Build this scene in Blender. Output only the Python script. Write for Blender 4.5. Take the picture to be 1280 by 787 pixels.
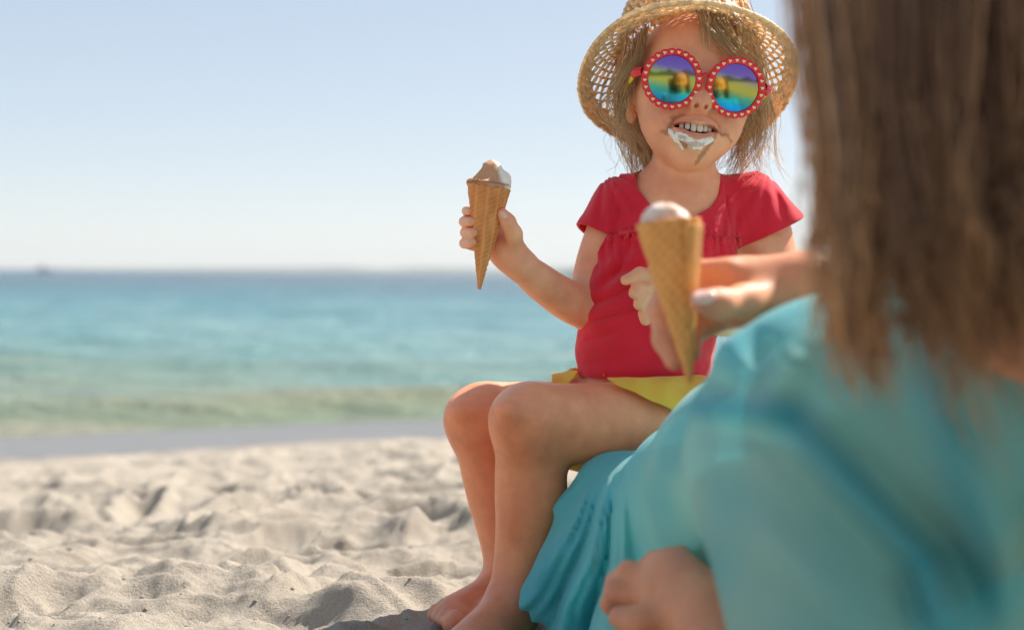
import bpy, math, random
import numpy as np
from mathutils import Vector, Matrix

# ------------------------------------------------------------------ scene, camera, light
for o in list(bpy.data.objects):
    bpy.data.objects.remove(o)
S = bpy.context.scene
COL = S.collection
rng = np.random.default_rng(7)
random.seed(7)
F_PX, CX, CY = 1778.0, 640.0, 393.5          # focal length and centre in photograph pixels (1280 wide)
CAM = np.array([0.0, 0.0, 0.38])
PITCH, ROLL = math.atan(50.0 / F_PX), 0.011
_f = np.array([0, math.cos(PITCH), -math.sin(PITCH)])
_r0 = np.array([1.0, 0, 0]); _u0 = np.cross(_r0, _f)
_R = _r0 * math.cos(ROLL) + _u0 * math.sin(ROLL)
_U = _u0 * math.cos(ROLL) - _r0 * math.sin(ROLL)

def P(px, py, d):
    """photograph pixel + distance in metres -> world point"""
    return CAM + _f * d + _R * ((px - CX) / F_PX * d) - _U * ((py - CY) / F_PX * d)

def proj(p):
    q = p - CAM
    d = q @ _f.astype(p.dtype)
    return CX + (q @ _R.astype(p.dtype)) / d * F_PX, CY - (q @ _U.astype(p.dtype)) / d * F_PX, d

cam_data = bpy.data.cameras.new('camera')
cam = bpy.data.objects.new('camera', cam_data)
COL.objects.link(cam)
cam.matrix_world = Matrix(((_R[0], _U[0], -_f[0], CAM[0]), (_R[1], _U[1], -_f[1], CAM[1]),
                           (_R[2], _U[2], -_f[2], CAM[2]), (0, 0, 0, 1)))
cam_data.sensor_fit = 'HORIZONTAL'
cam_data.sensor_width = 36.0
cam_data.lens = 36.0 * F_PX / 1280.0
cam_data.clip_start = 0.02
cam_data.clip_end = 40000
cam_data.dof.use_dof = True
cam_data.dof.focus_distance = 1.405
cam_data.dof.aperture_fstop = 3.7
S.camera = cam

SUN_AZ, SUN_EL = math.radians(49), math.radians(47)     # azimuth from straight ahead (+Y) towards the right (+X)
W = bpy.data.worlds.new('World'); S.world = W; W.use_nodes = True
wn = W.node_tree.nodes; wl = W.node_tree.links
bg = wn['Background']
sky = wn.new('ShaderNodeTexSky'); sky.sky_type = 'NISHITA'
sky.sun_disc = False
sky.sun_elevation = SUN_EL; sky.sun_rotation = SUN_AZ
sky.air_density = 0.62; sky.dust_density = 0.45; sky.ozone_density = 2.0; sky.altitude = 0
hs = wn.new('ShaderNodeHueSaturation'); hs.inputs['Saturation'].default_value = 1.28
gm = wn.new('ShaderNodeGamma'); gm.inputs['Gamma'].default_value = 0.40     # a hazy, even summer sky
tn = wn.new('ShaderNodeMix'); tn.data_type = 'RGBA'; tn.blend_type = 'MULTIPLY'; tn.inputs['Factor'].default_value = 1.0; tn.inputs['B'].default_value = (1.0, 0.945, 0.89, 1)
wl.new(sky.outputs[0], gm.inputs['Color']); wl.new(gm.outputs[0], hs.inputs['Color']); wl.new(hs.outputs[0], tn.inputs['A']); wl.new(tn.outputs['Result'], bg.inputs[0])
bg.inputs[1].default_value = 0.135
sd = bpy.data.lights.new('sun', 'SUN'); so = bpy.data.objects.new('sun', sd); COL.objects.link(so)
sd.energy = 2.3; sd.angle = math.radians(0.55); sd.color = (1.0, 0.945, 0.87)
_sv = Vector((math.sin(SUN_AZ) * math.cos(SUN_EL), math.cos(SUN_AZ) * math.cos(SUN_EL), math.sin(SUN_EL)))
so.rotation_euler = _sv.to_track_quat('Z', 'Y').to_euler()
so.location = (4, 4, 5)
S.render.engine = 'CYCLES'
S.view_settings.view_transform = 'Standard'
S.view_settings.look = 'None'
S.view_settings.exposure = 1.82
S.view_settings.gamma = 1.0
S.view_settings.use_curve_mapping = False
S.cycles.use_denoising = True
S.cycles.max_bounces = 8
S.cycles.transparent_max_bounces = 12

# ------------------------------------------------------------------ helpers
def tag(o, label=None, cat=None, group=None, kind=None):
    if label: o['label'] = label
    if cat: o['category'] = cat
    if group: o['group'] = group
    if kind: o['kind'] = kind
    return o

def empty(name, loc, label, cat, group=None):
    o = bpy.data.objects.new(name, None); COL.objects.link(o)
    o.location = Vector([float(v) for v in loc]); o.empty_display_size = 0.05
    return tag(o, label, cat, group)

def mesh_from(name, V, F, smooth=True):
    """V (n,3); F list of arrays (m,3|4)"""
    me = bpy.data.meshes.new(name)
    V = np.asarray(V, np.float32)
    if not isinstance(F, (list, tuple)) or (len(F) and np.ndim(F[0]) == 1):
        F = [np.asarray(F)]
    F = [np.asarray(f, np.int32) for f in F if len(f)]
    loops = np.concatenate([f.ravel() for f in F])
    sizes = np.concatenate([np.full(len(f), f.shape[1], np.int32) for f in F])
    starts = np.concatenate([[0], np.cumsum(sizes)[:-1]]).astype(np.int32)
    me.vertices.add(len(V)); me.vertices.foreach_set('co', V.ravel())
    me.loops.add(len(loops)); me.loops.foreach_set('vertex_index', loops)
    me.polygons.add(len(sizes)); me.polygons.foreach_set('loop_start', starts)
    try: me.polygons.foreach_set('loop_total', sizes)
    except Exception: pass
    me.update(calc_edges=True)
    me.validate()
    if smooth: me.polygons.foreach_set('use_smooth', np.ones(len(me.polygons), bool))
    return me

def obj(name, me, mat, parent=None, world=True):
    """link a mesh whose vertices are in world space; origin moved to the parent's location / its own base"""
    o = bpy.data.objects.new(name, me); COL.objects.link(o)
    if mat is not None:
        me.materials.append(mat)
    n = len(me.vertices); co = np.empty(n * 3, np.float32); me.vertices.foreach_get('co', co); co = co.reshape(-1, 3)
    if parent is not None:
        o.parent = parent
        par = np.array(parent.location)
        if parent.parent is not None: par = par + np.array(parent.parent.location)
        c = np.array([*(co.min(0) + co.max(0))[:2] / 2, co[:, 2].min()])
        o.location = Vector([float(v) for v in (c - par)])
    else:
        c = np.array([*(co.min(0) + co.max(0))[:2] / 2, co[:, 2].min()])
        o.location = Vector([float(v) for v in c])
    me.vertices.foreach_set('co', (co - c.astype(np.float32)).ravel())
    me.update()
    return o

def set_color(me, col, name='tint'):
    a = me.attributes.new(name, 'FLOAT_COLOR', 'POINT')
    c = np.ones((len(me.vertices), 4), np.float32); c[:, :3] = col
    a.data.foreach_set('color', c.ravel())

# value noise
def _hash(ix, iy, iz, s):
    h = (ix.astype(np.int64) * 374761393 + iy.astype(np.int64) * 668265263 + iz.astype(np.int64) * 2147483647 + s * 974711) & 0xffffffff
    h = ((h ^ (h >> 13)) * 1274126177) & 0xffffffff
    h = (h ^ (h >> 16)) & 0xffffffff
    return h.astype(np.float64) / 4294967295.0

def vnoise(p, s=0):
    i = np.floor(p).astype(np.int64); f = p - i; f = f * f * (3 - 2 * f)
    out = 0
    for dx in (0, 1):
        for dy in (0, 1):
            for dz in (0, 1):
                w = (f[:, 0] if dx else 1 - f[:, 0]) * (f[:, 1] if dy else 1 - f[:, 1]) * (f[:, 2] if dz else 1 - f[:, 2])
                out = out + w * _hash(i[:, 0] + dx, i[:, 1] + dy, i[:, 2] + dz, s)
    return out * 2 - 1

def fbm(p, oct=4, s=0, gain=0.5):
    a, t = 1.0, 0
    for k in range(oct):
        t = t + a * vnoise(p * (2.03 ** k) + 17.3 * k, s + k); a *= gain
    return t

# ---- signed distance fields meshed on a sparse grid
class Field:
    def __init__(self): self.ops = []
    def cone(self, a, b, ra, rb, k=0.01, sub=False):
        a = np.asarray(a, float); b = np.asarray(b, float)
        self.ops.append(('c', a, b, ra, rb, k, sub)); return self
    def chain(self, pts, rad, k=0.01, sub=False):
        for i in range(len(pts) - 1): self.cone(pts[i], pts[i + 1], rad[i], rad[i + 1], k, sub)
        return self
    def ell(self, c, r, R=None, k=0.01, sub=False):
        if np.isscalar(r): r = (r, r, r)
        self.ops.append(('e', np.asarray(c, float), np.asarray(r, float), np.eye(3) if R is None else np.asarray(R, float), None, k, sub)); return self
    def limb(self, pts, rad, k=0.01):
        """one tapering limb through all points, blended as a whole so the joints do not swell"""
        segs = [('c', np.asarray(pts[i], float), np.asarray(pts[i + 1], float), rad[i], rad[i + 1], k, False) for i in range(len(pts) - 1)]
        self.ops.append(('h', segs, 0.005, k, False)); return self
    def disp(self, fn, margin=0.01):
        self.ops.append(('d', fn, margin)); return self

def _pd(op, p):
    t = p.dtype.type
    if op[0] == 'h':
        d = _pd(op[1][0], p)
        for sg in op[1][1:]: d = _smin(d, _pd(sg, p), op[2])
        return d
    if op[0] == 'c':
        a = op[1].astype(p.dtype); ba = (op[2] - op[1]).astype(p.dtype); L = float(ba @ ba) + 1e-12
        q = p - a
        h = np.clip((q @ ba) / t(L), 0, 1)
        q = q - h[..., None] * ba
        return np.sqrt(np.einsum('...i,...i', q, q)) - (t(op[3]) + h * t(op[4] - op[3]))
    q = (p - op[1].astype(p.dtype)) @ op[3].astype(p.dtype)
    r = op[2].astype(p.dtype)
    u = q / r; k0 = np.sqrt(np.einsum('...i,...i', u, u)); u = u / r
    k1 = np.sqrt(np.einsum('...i,...i', u, u))
    return k0 * (k0 - 1) / np.maximum(k1, t(1e-6))

def _smin(a, b, k):
    k = a.dtype.type(max(k, 1e-5))
    h = np.maximum(k - np.abs(a - b), 0) / k
    return np.minimum(a, b) - h * h * k * a.dtype.type(0.25)

def fval(field, p, skip_disp=False):
    D = np.full(p.shape[:-1], 1e3, p.dtype)
    for op in field.ops:
        if op[0] == 'd':
            if not skip_disp: D = D - op[1](p.reshape(-1, 3)).reshape(D.shape).astype(p.dtype)
        elif op[-1]: D = -_smin(-D, _pd(op, p), op[-2])
        else: D = _smin(D, _pd(op, p), op[-2])
    return D

def mesh_field(field, h, bounds=None):
    los, his, marg = [], [], 0.0
    for op in field.ops:
        if op[0] == 'c':
            r = max(op[3], op[4]); los.append(np.minimum(op[1], op[2]) - r); his.append(np.maximum(op[1], op[2]) + r)
        elif op[0] == 'h':
            for sg in op[1]:
                r = max(sg[3], sg[4]); los.append(np.minimum(sg[1], sg[2]) - r); his.append(np.maximum(sg[1], sg[2]) + r)
        elif op[0] == 'e':
            r = op[2].max(); los.append(op[1] - r); his.append(op[1] + r)
        else: marg = max(marg, op[2])
    lo = np.min(los, 0) - 4 * h - marg; hi = np.max(his, 0) + 4 * h + marg
    if bounds is not None:
        lo = np.maximum(lo, bounds[0]); hi = np.minimum(hi, bounds[1])
    B = 8; nb = np.ceil((hi - lo) / (h * B)).astype(int)
    gi = np.stack(np.meshgrid(*[np.arange(n) for n in nb], indexing='ij'), -1).reshape(-1, 3)
    cen = (lo + (gi + 0.5) * B * h).astype(np.float32)
    Rb = 0.5 * B * h * 1.7321
    prim = []; D = np.full(len(cen), 1e3, np.float32)
    for op in field.ops:
        if op[0] == 'd': prim.append(None); continue
        d = _pd(op, cen); prim.append(d)
        D = -_smin(-D, d, op[-2]) if op[-1] else _smin(D, d, op[-2])
    act = np.abs(D) < Rb * 1.9 + marg
    gi = gi[act]; cen = cen[act]
    loc = np.stack(np.meshgrid(*[np.arange(B + 1)] * 3, indexing='ij'), -1).reshape(-1, 3)
    base = gi * B
    Dv = np.full((len(gi), (B + 1) ** 3), 1e3, np.float32)
    off = (loc * h).astype(np.float32)
    org = (lo + base * h).astype(np.float32)
    for op, d in zip(field.ops, prim):
        if op[0] == 'd':
            for s in range(0, len(gi), 400):
                pts = (org[s:s + 400, None, :] + off[None]).reshape(-1, 3)
                near = np.abs(Dv[s:s + 400].ravel()) < op[2] * 2 + 2 * h
                v = Dv[s:s + 400].ravel()
                if near.any():
                    v[near] -= op[1](pts[near]).astype(np.float32)
                Dv[s:s + 400] = v.reshape(Dv[s:s + 400].shape)
            continue
        idx = np.nonzero(d[act] < 3.4 * Rb + op[-2] + marg)[0]
        for s in range(0, len(idx), 400):
            ii = idx[s:s + 400]
            dd = _pd(op, org[ii][:, None, :] + off[None])
            Dv[ii] = -_smin(-Dv[ii], dd, op[-2]) if op[-1] else _smin(Dv[ii], dd, op[-2])
    # surface nets
    G = Dv.reshape(-1, B + 1, B + 1, B + 1)
    NX = nb * B + 3
    inside = G < 0
    cnt = np.zeros((len(gi), B, B, B), np.int8); acc = np.zeros((len(gi), B, B, B, 3), np.float32); ne = np.zeros((len(gi), B, B, B), np.float32)
    corner = [(a, b, c) for a in (0, 1) for b in (0, 1) for c in (0, 1)]
    sl = lambda c: (slice(None),) + tuple(slice(v, v + B) for v in c)
    for c in corner: cnt += inside[sl(c)]
    mixed = (cnt > 0) & (cnt < 8)
    for c in corner:
        for ax in range(3):
            if c[ax]: continue
            c2 = list(c); c2[ax] = 1
            a = G[sl(c)]; b = G[sl(c2)]
            x = ((a < 0) != (b < 0))
            t = np.where(x, a / np.where(x, a - b, 1), 0)
            for q in range(3):
                acc[..., q] += np.where(x, (c[q] + t) if q == ax else c[q], 0)
            ne += x
    bi, ci, cj, ck = np.nonzero(mixed)
    pos = acc[bi, ci, cj, ck] / ne[bi, ci, cj, ck][:, None]
    cell = base[bi] + np.stack([ci, cj, ck], -1)
    V = (lo + (cell + pos) * h).astype(np.float32)
    key = (cell[:, 0] + 1).astype(np.int64) * NX[1] * NX[2] + (cell[:, 1] + 1) * NX[2] + (cell[:, 2] + 1)
    order = np.argsort(key); key = key[order]; V = V[order]
    quads = []
    strides = np.array([NX[1] * NX[2], NX[2], 1], np.int64)
    bi, ci, cj, ck = bi[order], ci[order], cj[order], ck[order]
    g0 = G[bi, ci, cj, ck] < 0
    for ax in range(3):
        e = [0, 0, 0]; e[ax] = 1
        g1 = G[bi, ci + e[0], cj + e[1], ck + e[2]] < 0
        m = np.nonzero(g0 != g1)[0]
        u, v = (ax + 1) % 3, (ax + 2) % 3
        k0 = key[m]
        ks = np.stack([k0, k0 - strides[u], k0 - strides[u] - strides[v], k0 - strides[v]], -1)
        ix = np.searchsorted(key, ks); ix = np.minimum(ix, len(key) - 1)
        okk = (key[ix] == ks).all(1)
        flip = g0[m]
        q = ix[okk]; fl = flip[okk]
        q[~fl] = q[~fl][:, ::-1]
        quads.append(q)
    return V, np.concatenate(quads)

def clip_mesh(V, Q, g):
    """keep the part of the mesh where g >= 0, cut cleanly along g = 0"""
    T = np.concatenate([Q[:, [0, 1, 2]], Q[:, [0, 2, 3]]]) if Q.shape[1] == 4 else Q
    ins = g[T] >= 0; c = ins.sum(1)
    out = [T[c == 3]]; newV = [V]; n = len(V)
    cross = T[(c == 1) | (c == 2)]; ci = ins[(c == 1) | (c == 2)]
    if len(cross):
        one = ci.sum(1) == 1
        odd = np.where(one[:, None], ci, ~ci).argmax(1)
        r = np.arange(len(cross))
        A, B_, C = cross[r, odd], cross[r, (odd + 1) % 3], cross[r, (odd + 2) % 3]
        e1 = np.stack([np.minimum(A, B_), np.maximum(A, B_)], 1); e2 = np.stack([np.minimum(A, C), np.maximum(A, C)], 1)
        ek = np.concatenate([e1, e2]); kk = ek[:, 0].astype(np.int64) * n + ek[:, 1]
        uk, inv = np.unique(kk, return_inverse=True)
        a, b = uk // n, uk % n
        t = g[a] / (g[a] - g[b] + 1e-12)
        newV.append(V[a] + (V[b] - V[a]) * t[:, None])
        i1 = n + inv[:len(cross)]; i2 = n + inv[len(cross):]
        out.append(np.stack([A, i1, i2], 1)[one])
        m = ~one
        out.append(np.stack([i1, B_, C], 1)[m]); out.append(np.stack([i1, C, i2], 1)[m])
    V2 = np.concatenate(newV); T2 = np.concatenate(out)
    used, inv = np.unique(T2, return_inverse=True)
    return V2[used], inv.reshape(-1, 3)

def tubes(L, R, sides=4, closed=False, caps=False):
    """L (s,n,3) polylines, R (s,n) radii -> V, F of many tubes"""
    L = np.asarray(L, np.float64); R = np.asarray(R, np.float64)
    s, n, _ = L.shape
    if closed: T = np.roll(L, -1, 1) - np.roll(L, 1, 1)
    else:
        T = np.empty_like(L); T[:, 1:-1] = L[:, 2:] - L[:, :-2]; T[:, 0] = L[:, 1] - L[:, 0]; T[:, -1] = L[:, -1] - L[:, -2]
    T /= np.linalg.norm(T, axis=2, keepdims=True) + 1e-12
    ref = np.where(np.abs(T[..., 2:3]) > 0.9, np.array([1.0, 0, 0]), np.array([0, 0, 1.0]))
    N = np.cross(T, ref); N /= np.linalg.norm(N, axis=2, keepdims=True) + 1e-12
    Bn = np.cross(T, N)
    a = np.arange(sides) / sides * 2 * math.pi
    V = L[:, :, None] + R[:, :, None, None] * (N[:, :, None] * np.cos(a)[None, None, :, None] + Bn[:, :, None] * np.sin(a)[None, None, :, None])
    i = np.arange(n if closed else n - 1); j = np.arange(sides)
    I, J = np.meshgrid(i, j, indexing='ij'); I2 = (I + 1) % n; J2 = (J + 1) % sides
    q = np.stack([I * sides + J, I2 * sides + J, I2 * sides + J2, I * sides + J2], -1).reshape(-1, 4)
    F = (np.arange(s)[:, None, None] * n * sides + q[None]).reshape(-1, 4)
    return V.reshape(-1, 3), F

def catmull(pts, n):
    p = np.asarray(pts, float); p = np.vstack([2 * p[0] - p[1], p, 2 * p[-1] - p[-2]])
    m = len(p) - 3; t = np.linspace(0, m - 1e-6, n); i = t.astype(int); u = (t - i)[:, None]
    a, b, c, d = p[i], p[i + 1], p[i + 2], p[i + 3]
    return 0.5 * (2 * b + (c - a) * u + (2 * a - 5 * b + 4 * c - d) * u ** 2 + (3 * b - a - 3 * c + d) * u ** 3)

def lock(guide, count, n, r_root, r_tip, wave, thick, seed, shortest=0.72):
    """a lock of hair: strands round a guide curve of world points"""
    g = catmull(guide, n); rr = np.random.default_rng(seed)
    t = np.linspace(0, 1, n)
    d0 = rr.normal(size=(count, 3)); d1 = d0 * 0.55 + rr.normal(size=(count, 3)) * 0.8
    off = d0[:, None] * r_root * (1 - t)[None, :, None] + d1[:, None] * r_tip * t[None, :, None]
    ph = rr.uniform(0, 6.28, (count, 1, 3)); fr = rr.uniform(1.0, 2.6, (count, 1, 1))
    off = off + wave * np.sin(ph + fr * 6.28 * t[None, :, None]) * t[None, :, None]
    ln = rr.uniform(shortest, 1.0, count) ** 0.8
    tt = t[None] * ln[:, None] * (n - 1); i = np.minimum(tt.astype(int), n - 2); u = (tt - i)[..., None]
    base = g[i] * (1 - u) + g[i + 1] * u
    R = thick * rr.uniform(0.6, 1.3, (count, 1)) * (1 - 0.75 * t[None] ** 2)
    return base + off, R

# ------------------------------------------------------------------ materials
def mat(name):
    m = bpy.data.materials.new(name); m.use_nodes = True
    nt = m.node_tree; return m, nt, nt.nodes['Principled BSDF'], nt.nodes, nt.links

def noise_node(nt, scale, detail=4, rough=0.55, coord='Object'):
    tc = nt.nodes.new('ShaderNodeTexCoord'); n = nt.nodes.new('ShaderNodeTexNoise')
    n.inputs['Scale'].default_value = scale; n.inputs['Detail'].default_value = detail; n.inputs['Roughness'].default_value = rough
    nt.links.new(tc.outputs[coord], n.inputs['Vector']); return n

def ramp(nt, src, stops):
    r = nt.nodes.new('ShaderNodeValToRGB'); e = r.color_ramp.elements
    while len(e) < len(stops): e.new(0.5)
    for i, (p, c) in enumerate(stops):
        e[i].position = p; e[i].color = (*c, 1)
    nt.links.new(src, r.inputs[0]); return r

def bump(nt, src, bsdf, strength, dist):
    b = nt.nodes.new('ShaderNodeBump'); b.inputs['Strength'].default_value = strength; b.inputs['Distance'].default_value = dist
    nt.links.new(src, b.inputs['Height']); nt.links.new(b.outputs[0], bsdf.inputs['Normal']); return b

def skin_mat(name, sss=0.35, rough=0.42):
    m, nt, b, N, L = mat(name)
    at = N.new('ShaderNodeAttribute'); at.attribute_name = 'tint'
    n = noise_node(nt, 60, 5); mix = N.new('ShaderNodeMix'); mix.data_type = 'RGBA'; mix.blend_type = 'MULTIPLY'
    r = ramp(nt, n.outputs[0], [(0.3, (0.86, 0.82, 0.80)), (0.7, (1.08, 1.05, 1.03))])
    mix.inputs['Factor'].default_value = 0.7
    L.new(at.outputs['Color'], mix.inputs['A']); L.new(r.outputs[0], mix.inputs['B'])
    L.new(mix.outputs['Result'], b.inputs['Base Color'])
    b.inputs['Roughness'].default_value = rough
    b.inputs['Subsurface Weight'].default_value = sss
    b.inputs['Subsurface Radius'].default_value = (1.0, 0.35, 0.18)
    b.inputs['Subsurface Scale'].default_value = 0.007
    b.inputs['Specular IOR Level'].default_value = 0.4
    n2 = noise_node(nt, 900, 3)
    bump(nt, n2.outputs[0], b, 0.22, 0.001)
    return m

def cloth_mat(name, col, weave=900, trans=0.25, sheer=0.0, tcol=None, rough=0.85, vary=0.12, attr=False):
    m, nt, b, N, L = mat(name)
    n = noise_node(nt, 25, 4)
    c0 = [max(0, v * (1 - vary)) for v in col]; c1 = [min(1, v * (1 + vary)) for v in col]
    r = ramp(nt, n.outputs[0], [(0.3, c0), (0.7, c1)])
    csock = r.outputs[0]
    if attr:
        at = N.new('ShaderNodeAttribute'); at.attribute_name = 'tint'; csock = at.outputs['Color']
    L.new(csock, b.inputs['Base Color']); b.inputs['Roughness'].default_value = rough
    b.inputs['Sheen Weight'].default_value = 0.25; b.inputs['Sheen Roughness'].default_value = 0.5
    b.inputs['Specular IOR Level'].default_value = 0.2
    w = noise_node(nt, weave, 2); bump(nt, w.outputs[0], b, 0.35, 0.0006)
    tr = N.new('ShaderNodeBsdfTranslucent'); tr.inputs[0].default_value = (*(tcol or col), 1)
    if attr: L.new(csock, tr.inputs[0])
    mx = N.new('ShaderNodeMixShader'); mx.inputs[0].default_value = trans
    out = N['Material Output']
    L.new(b.outputs[0], mx.inputs[1]); L.new(tr.outputs[0], mx.inputs[2])
    last = mx
    if sheer > 0:
        tp = N.new('ShaderNodeBsdfTransparent'); tp.inputs[0].default_value = (*[min(1, 0.55 + 0.55 * v) for v in col], 1)
        m2 = N.new('ShaderNodeMixShader'); m2.inputs[0].default_value = sheer
        L.new(mx.outputs[0], m2.inputs[1]); L.new(tp.outputs[0], m2.inputs[2]); last = m2
    L.new(last.outputs[0], out.inputs['Surface'])
    return m

def hair_mat(name, dark, light, scale=40):
    m, nt, b, N, L = mat(name)
    at = N.new('ShaderNodeAttribute'); at.attribute_name = 'tint'
    L.new(at.outputs['Color'], b.inputs['Base Color'])
    b.inputs['Roughness'].default_value = 0.33; b.inputs['Specular IOR Level'].default_value = 0.7
    tr = N.new('ShaderNodeBsdfTranslucent'); L.new(at.outputs['Color'], tr.inputs[0])
    mx = N.new('ShaderNodeMixShader'); mx.inputs[0].default_value = 0.3
    L.new(b.outputs[0], mx.inputs[1]); L.new(tr.outputs[0], mx.inputs[2]); L.new(mx.outputs[0], N['Material Output'].inputs['Surface'])
    return m

def plain_mat(name, col, rough=0.5, spec=0.5, metal=0.0, sss=0.0, nscale=200, nb=0.0, nd=0.001, vary=0.08):
    m, nt, b, N, L = mat(name)
    n = noise_node(nt, nscale, 3)
    r = ramp(nt, n.outputs[0], [(0.3, [v * (1 - vary) for v in col]), (0.7, [min(1, v * (1 + vary)) for v in col])])
    L.new(r.outputs[0], b.inputs['Base Color'])
    b.inputs['Roughness'].default_value = rough; b.inputs['Specular IOR Level'].default_value = spec; b.inputs['Metallic'].default_value = metal
    if sss: b.inputs['Subsurface Weight'].default_value = sss; b.inputs['Subsurface Scale'].default_value = 0.004
    if nb: bump(nt, n.outputs[0], b, nb, nd)
    return m

def attr_mat(name, rough=0.5, spec=0.5, metal=0.0, sss=0.0, trans=0.0, nb=0.0, nscale=400, nd=0.0006, coat=0.0):
    m, nt, b, N, L = mat(name)
    at = N.new('ShaderNodeAttribute'); at.attribute_name = 'tint'
    L.new(at.outputs['Color'], b.inputs['Base Color'])
    b.inputs['Roughness'].default_value = rough; b.inputs['Specular IOR Level'].default_value = spec; b.inputs['Metallic'].default_value = metal
    b.inputs['Coat Weight'].default_value = coat
    if sss: b.inputs['Subsurface Weight'].default_value = sss; b.inputs['Subsurface Scale'].default_value = 0.004
    if nb:
        n = noise_node(nt, nscale, 3); bump(nt, n.outputs[0], b, nb, nd)
    if trans:
        tr = N.new('ShaderNodeBsdfTranslucent'); L.new(at.outputs['Color'], tr.inputs[0])
        mx = N.new('ShaderNodeMixShader'); mx.inputs[0].default_value = trans
        L.new(b.outputs[0], mx.inputs[1]); L.new(tr.outputs[0], mx.inputs[2]); L.new(mx.outputs[0], N['Material Output'].inputs['Surface'])
    return m

# ------------------------------------------------------------------ the setting: sand, sea, far shore
SEA_Z = -0.22

def worley(x, y, cell, s):
    gx, gy = np.floor(x / cell).astype(np.int64), np.floor(y / cell).astype(np.int64)
    best = np.full(x.shape, 9.0); rad = np.zeros(x.shape)
    for dx in (-1, 0, 1):
        for dy in (-1, 0, 1):
            ix, iy = gx + dx, gy + dy; z = np.zeros_like(ix)
            px = (ix + 0.1 + 0.8 * _hash(ix, iy, z, s)) * cell; py = (iy + 0.1 + 0.8 * _hash(ix, iy, z, s + 1)) * cell
            a = 3.14 * _hash(ix, iy, z, s + 2); r = 0.55 + 0.6 * _hash(ix, iy, z, s + 3)
            ux, uy = x - px, y - py
            u, v = (ux * np.cos(a) + uy * np.sin(a)) / (r * 1.25), (-ux * np.sin(a) + uy * np.cos(a)) / (r * 0.75)
            d = np.hypot(u, v) / cell
            m = d < best; best = np.where(m, d, best); rad = np.where(m, _hash(ix, iy, z, s + 4), rad)
    return best, rad

def sand_z(x, y):
    s = y - 0.6 * x
    base = np.interp(s, [-80, -6, 2.2, 4.9, 6.15, 7.5, 14, 40], [1.6, 0.12, 0.0, -0.178, -0.222, -0.34, -1.6, -4])
    amp = np.interp(s, [-30, 3.0, 4.3, 5.1, 5.7], [1, 1, 0.75, 0.14, 0.02])
    p2 = np.stack([x, y, 0 * x], -1)
    wx = x + 0.05 * vnoise(p2 * 7, 3); wy = y + 0.05 * vnoise(p2 * 7 + 9, 4)
    d, q = worley(wx, wy, 0.23, 11); pit = (0.25 + 0.75 * q) * (-np.exp(-(d / 0.30) ** 2) + 0.65 * np.exp(-((d - 0.52) / 0.17) ** 2))
    d2, q2 = worley(wx + 5, wy + 3, 0.11, 31); pit2 = q2 * (-np.exp(-(d2 / 0.3) ** 2) + 0.6 * np.exp(-((d2 - 0.52) / 0.16) ** 2))
    h = 0.036 * pit + 0.018 * pit2 + 0.022 * fbm(p2 * 3.1, 3, 5) + 0.010 * fbm(p2 * 19, 4, 8) + 0.0030 * np.abs(fbm(p2 * 60, 3, 15))
    # the ground the people sit on is pressed flat; a heaped ridge beside the feet
    flat = np.exp(-(((x - 0.22) / 0.26) ** 2 + ((y - 1.25) / 0.5) ** 2) ** 2)
    foot = np.exp(-(((x + 0.01) / 0.09) ** 2 + ((y - 1.42) / 0.08) ** 2))
    mound = 0.050 * np.exp(-(((x + 0.13 + 0.5 * (y - 1.50)) / 0.11) ** 2 + ((y - 1.50) / 0.085) ** 2))
    mound = mound + 0.030 * np.exp(-(((x + 0.33) / 0.10) ** 2 + ((y - 1.60) / 0.07) ** 2))
    mound = mound + 0.034 * np.exp(-(((x + 0.56) / 0.13) ** 2 + ((y - 1.52) / 0.06) ** 2))
    k = amp * (1 - 0.85 * flat) * (1 - 0.7 * foot)
    return base + k * h + mound - 0.012 * foot

def axis(*segs):
    out = [np.linspace(a, b, n, endpoint=False) for a, b, n in segs]
    return np.concatenate(out + [[segs[-1][1]]])

def geo(a, b, n): return np.geomspace(a, b, n, endpoint=False)

xs = np.concatenate([-geo(2.4, 90, 30)[::-1], np.linspace(-2.35, -0.85, 130, endpoint=False), np.linspace(-0.85, 0.12, 210, endpoint=False),
                     np.linspace(0.12, 1.2, 40, endpoint=False), geo(1.2, 90, 26), [90]])
ys = np.concatenate([-geo(0.6, 80, 26)[::-1], np.linspace(-0.55, 1.1, 40, endpoint=False), np.linspace(1.1, 2.0, 210, endpoint=False),
                     np.linspace(2.0, 3.2, 150, endpoint=False), np.linspace(3.2, 6.6, 190, endpoint=False), geo(6.6, 45, 24), [45]])
X, Y = np.meshgrid(xs, ys, indexing='ij')
Z = sand_z(X.ravel(), Y.ravel())
ni, nj = X.shape
I, J = np.meshgrid(np.arange(ni - 1), np.arange(nj - 1), indexing='ij')
grid_faces = lambda nj_, I, J: np.stack([I * nj_ + J, (I + 1) * nj_ + J, (I + 1) * nj_ + J + 1, I * nj_ + J + 1], -1).reshape(-1, 4)
m, nt, b, N, L = mat('sand')
n1 = noise_node(nt, 5, 5); n2 = noise_node(nt, 900, 3)
r1 = ramp(nt, n1.outputs[0], [(0.3, (0.415, 0.365, 0.30)), (0.7, (0.515, 0.46, 0.385))])
r2 = ramp(nt, n2.outputs[0], [(0.36, (0.66, 0.62, 0.58)), (0.62, (1.08, 1.07, 1.05))])
mx = N.new('ShaderNodeMix'); mx.data_type = 'RGBA'; mx.blend_type = 'MULTIPLY'; mx.inputs['Factor'].default_value = 0.8
L.new(r1.outputs[0], mx.inputs['A']); L.new(r2.outputs[0], mx.inputs['B'])
gp = N.new('ShaderNodeNewGeometry'); sp = N.new('ShaderNodeSeparateXYZ'); L.new(gp.outputs['Position'], sp.inputs[0])
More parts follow.
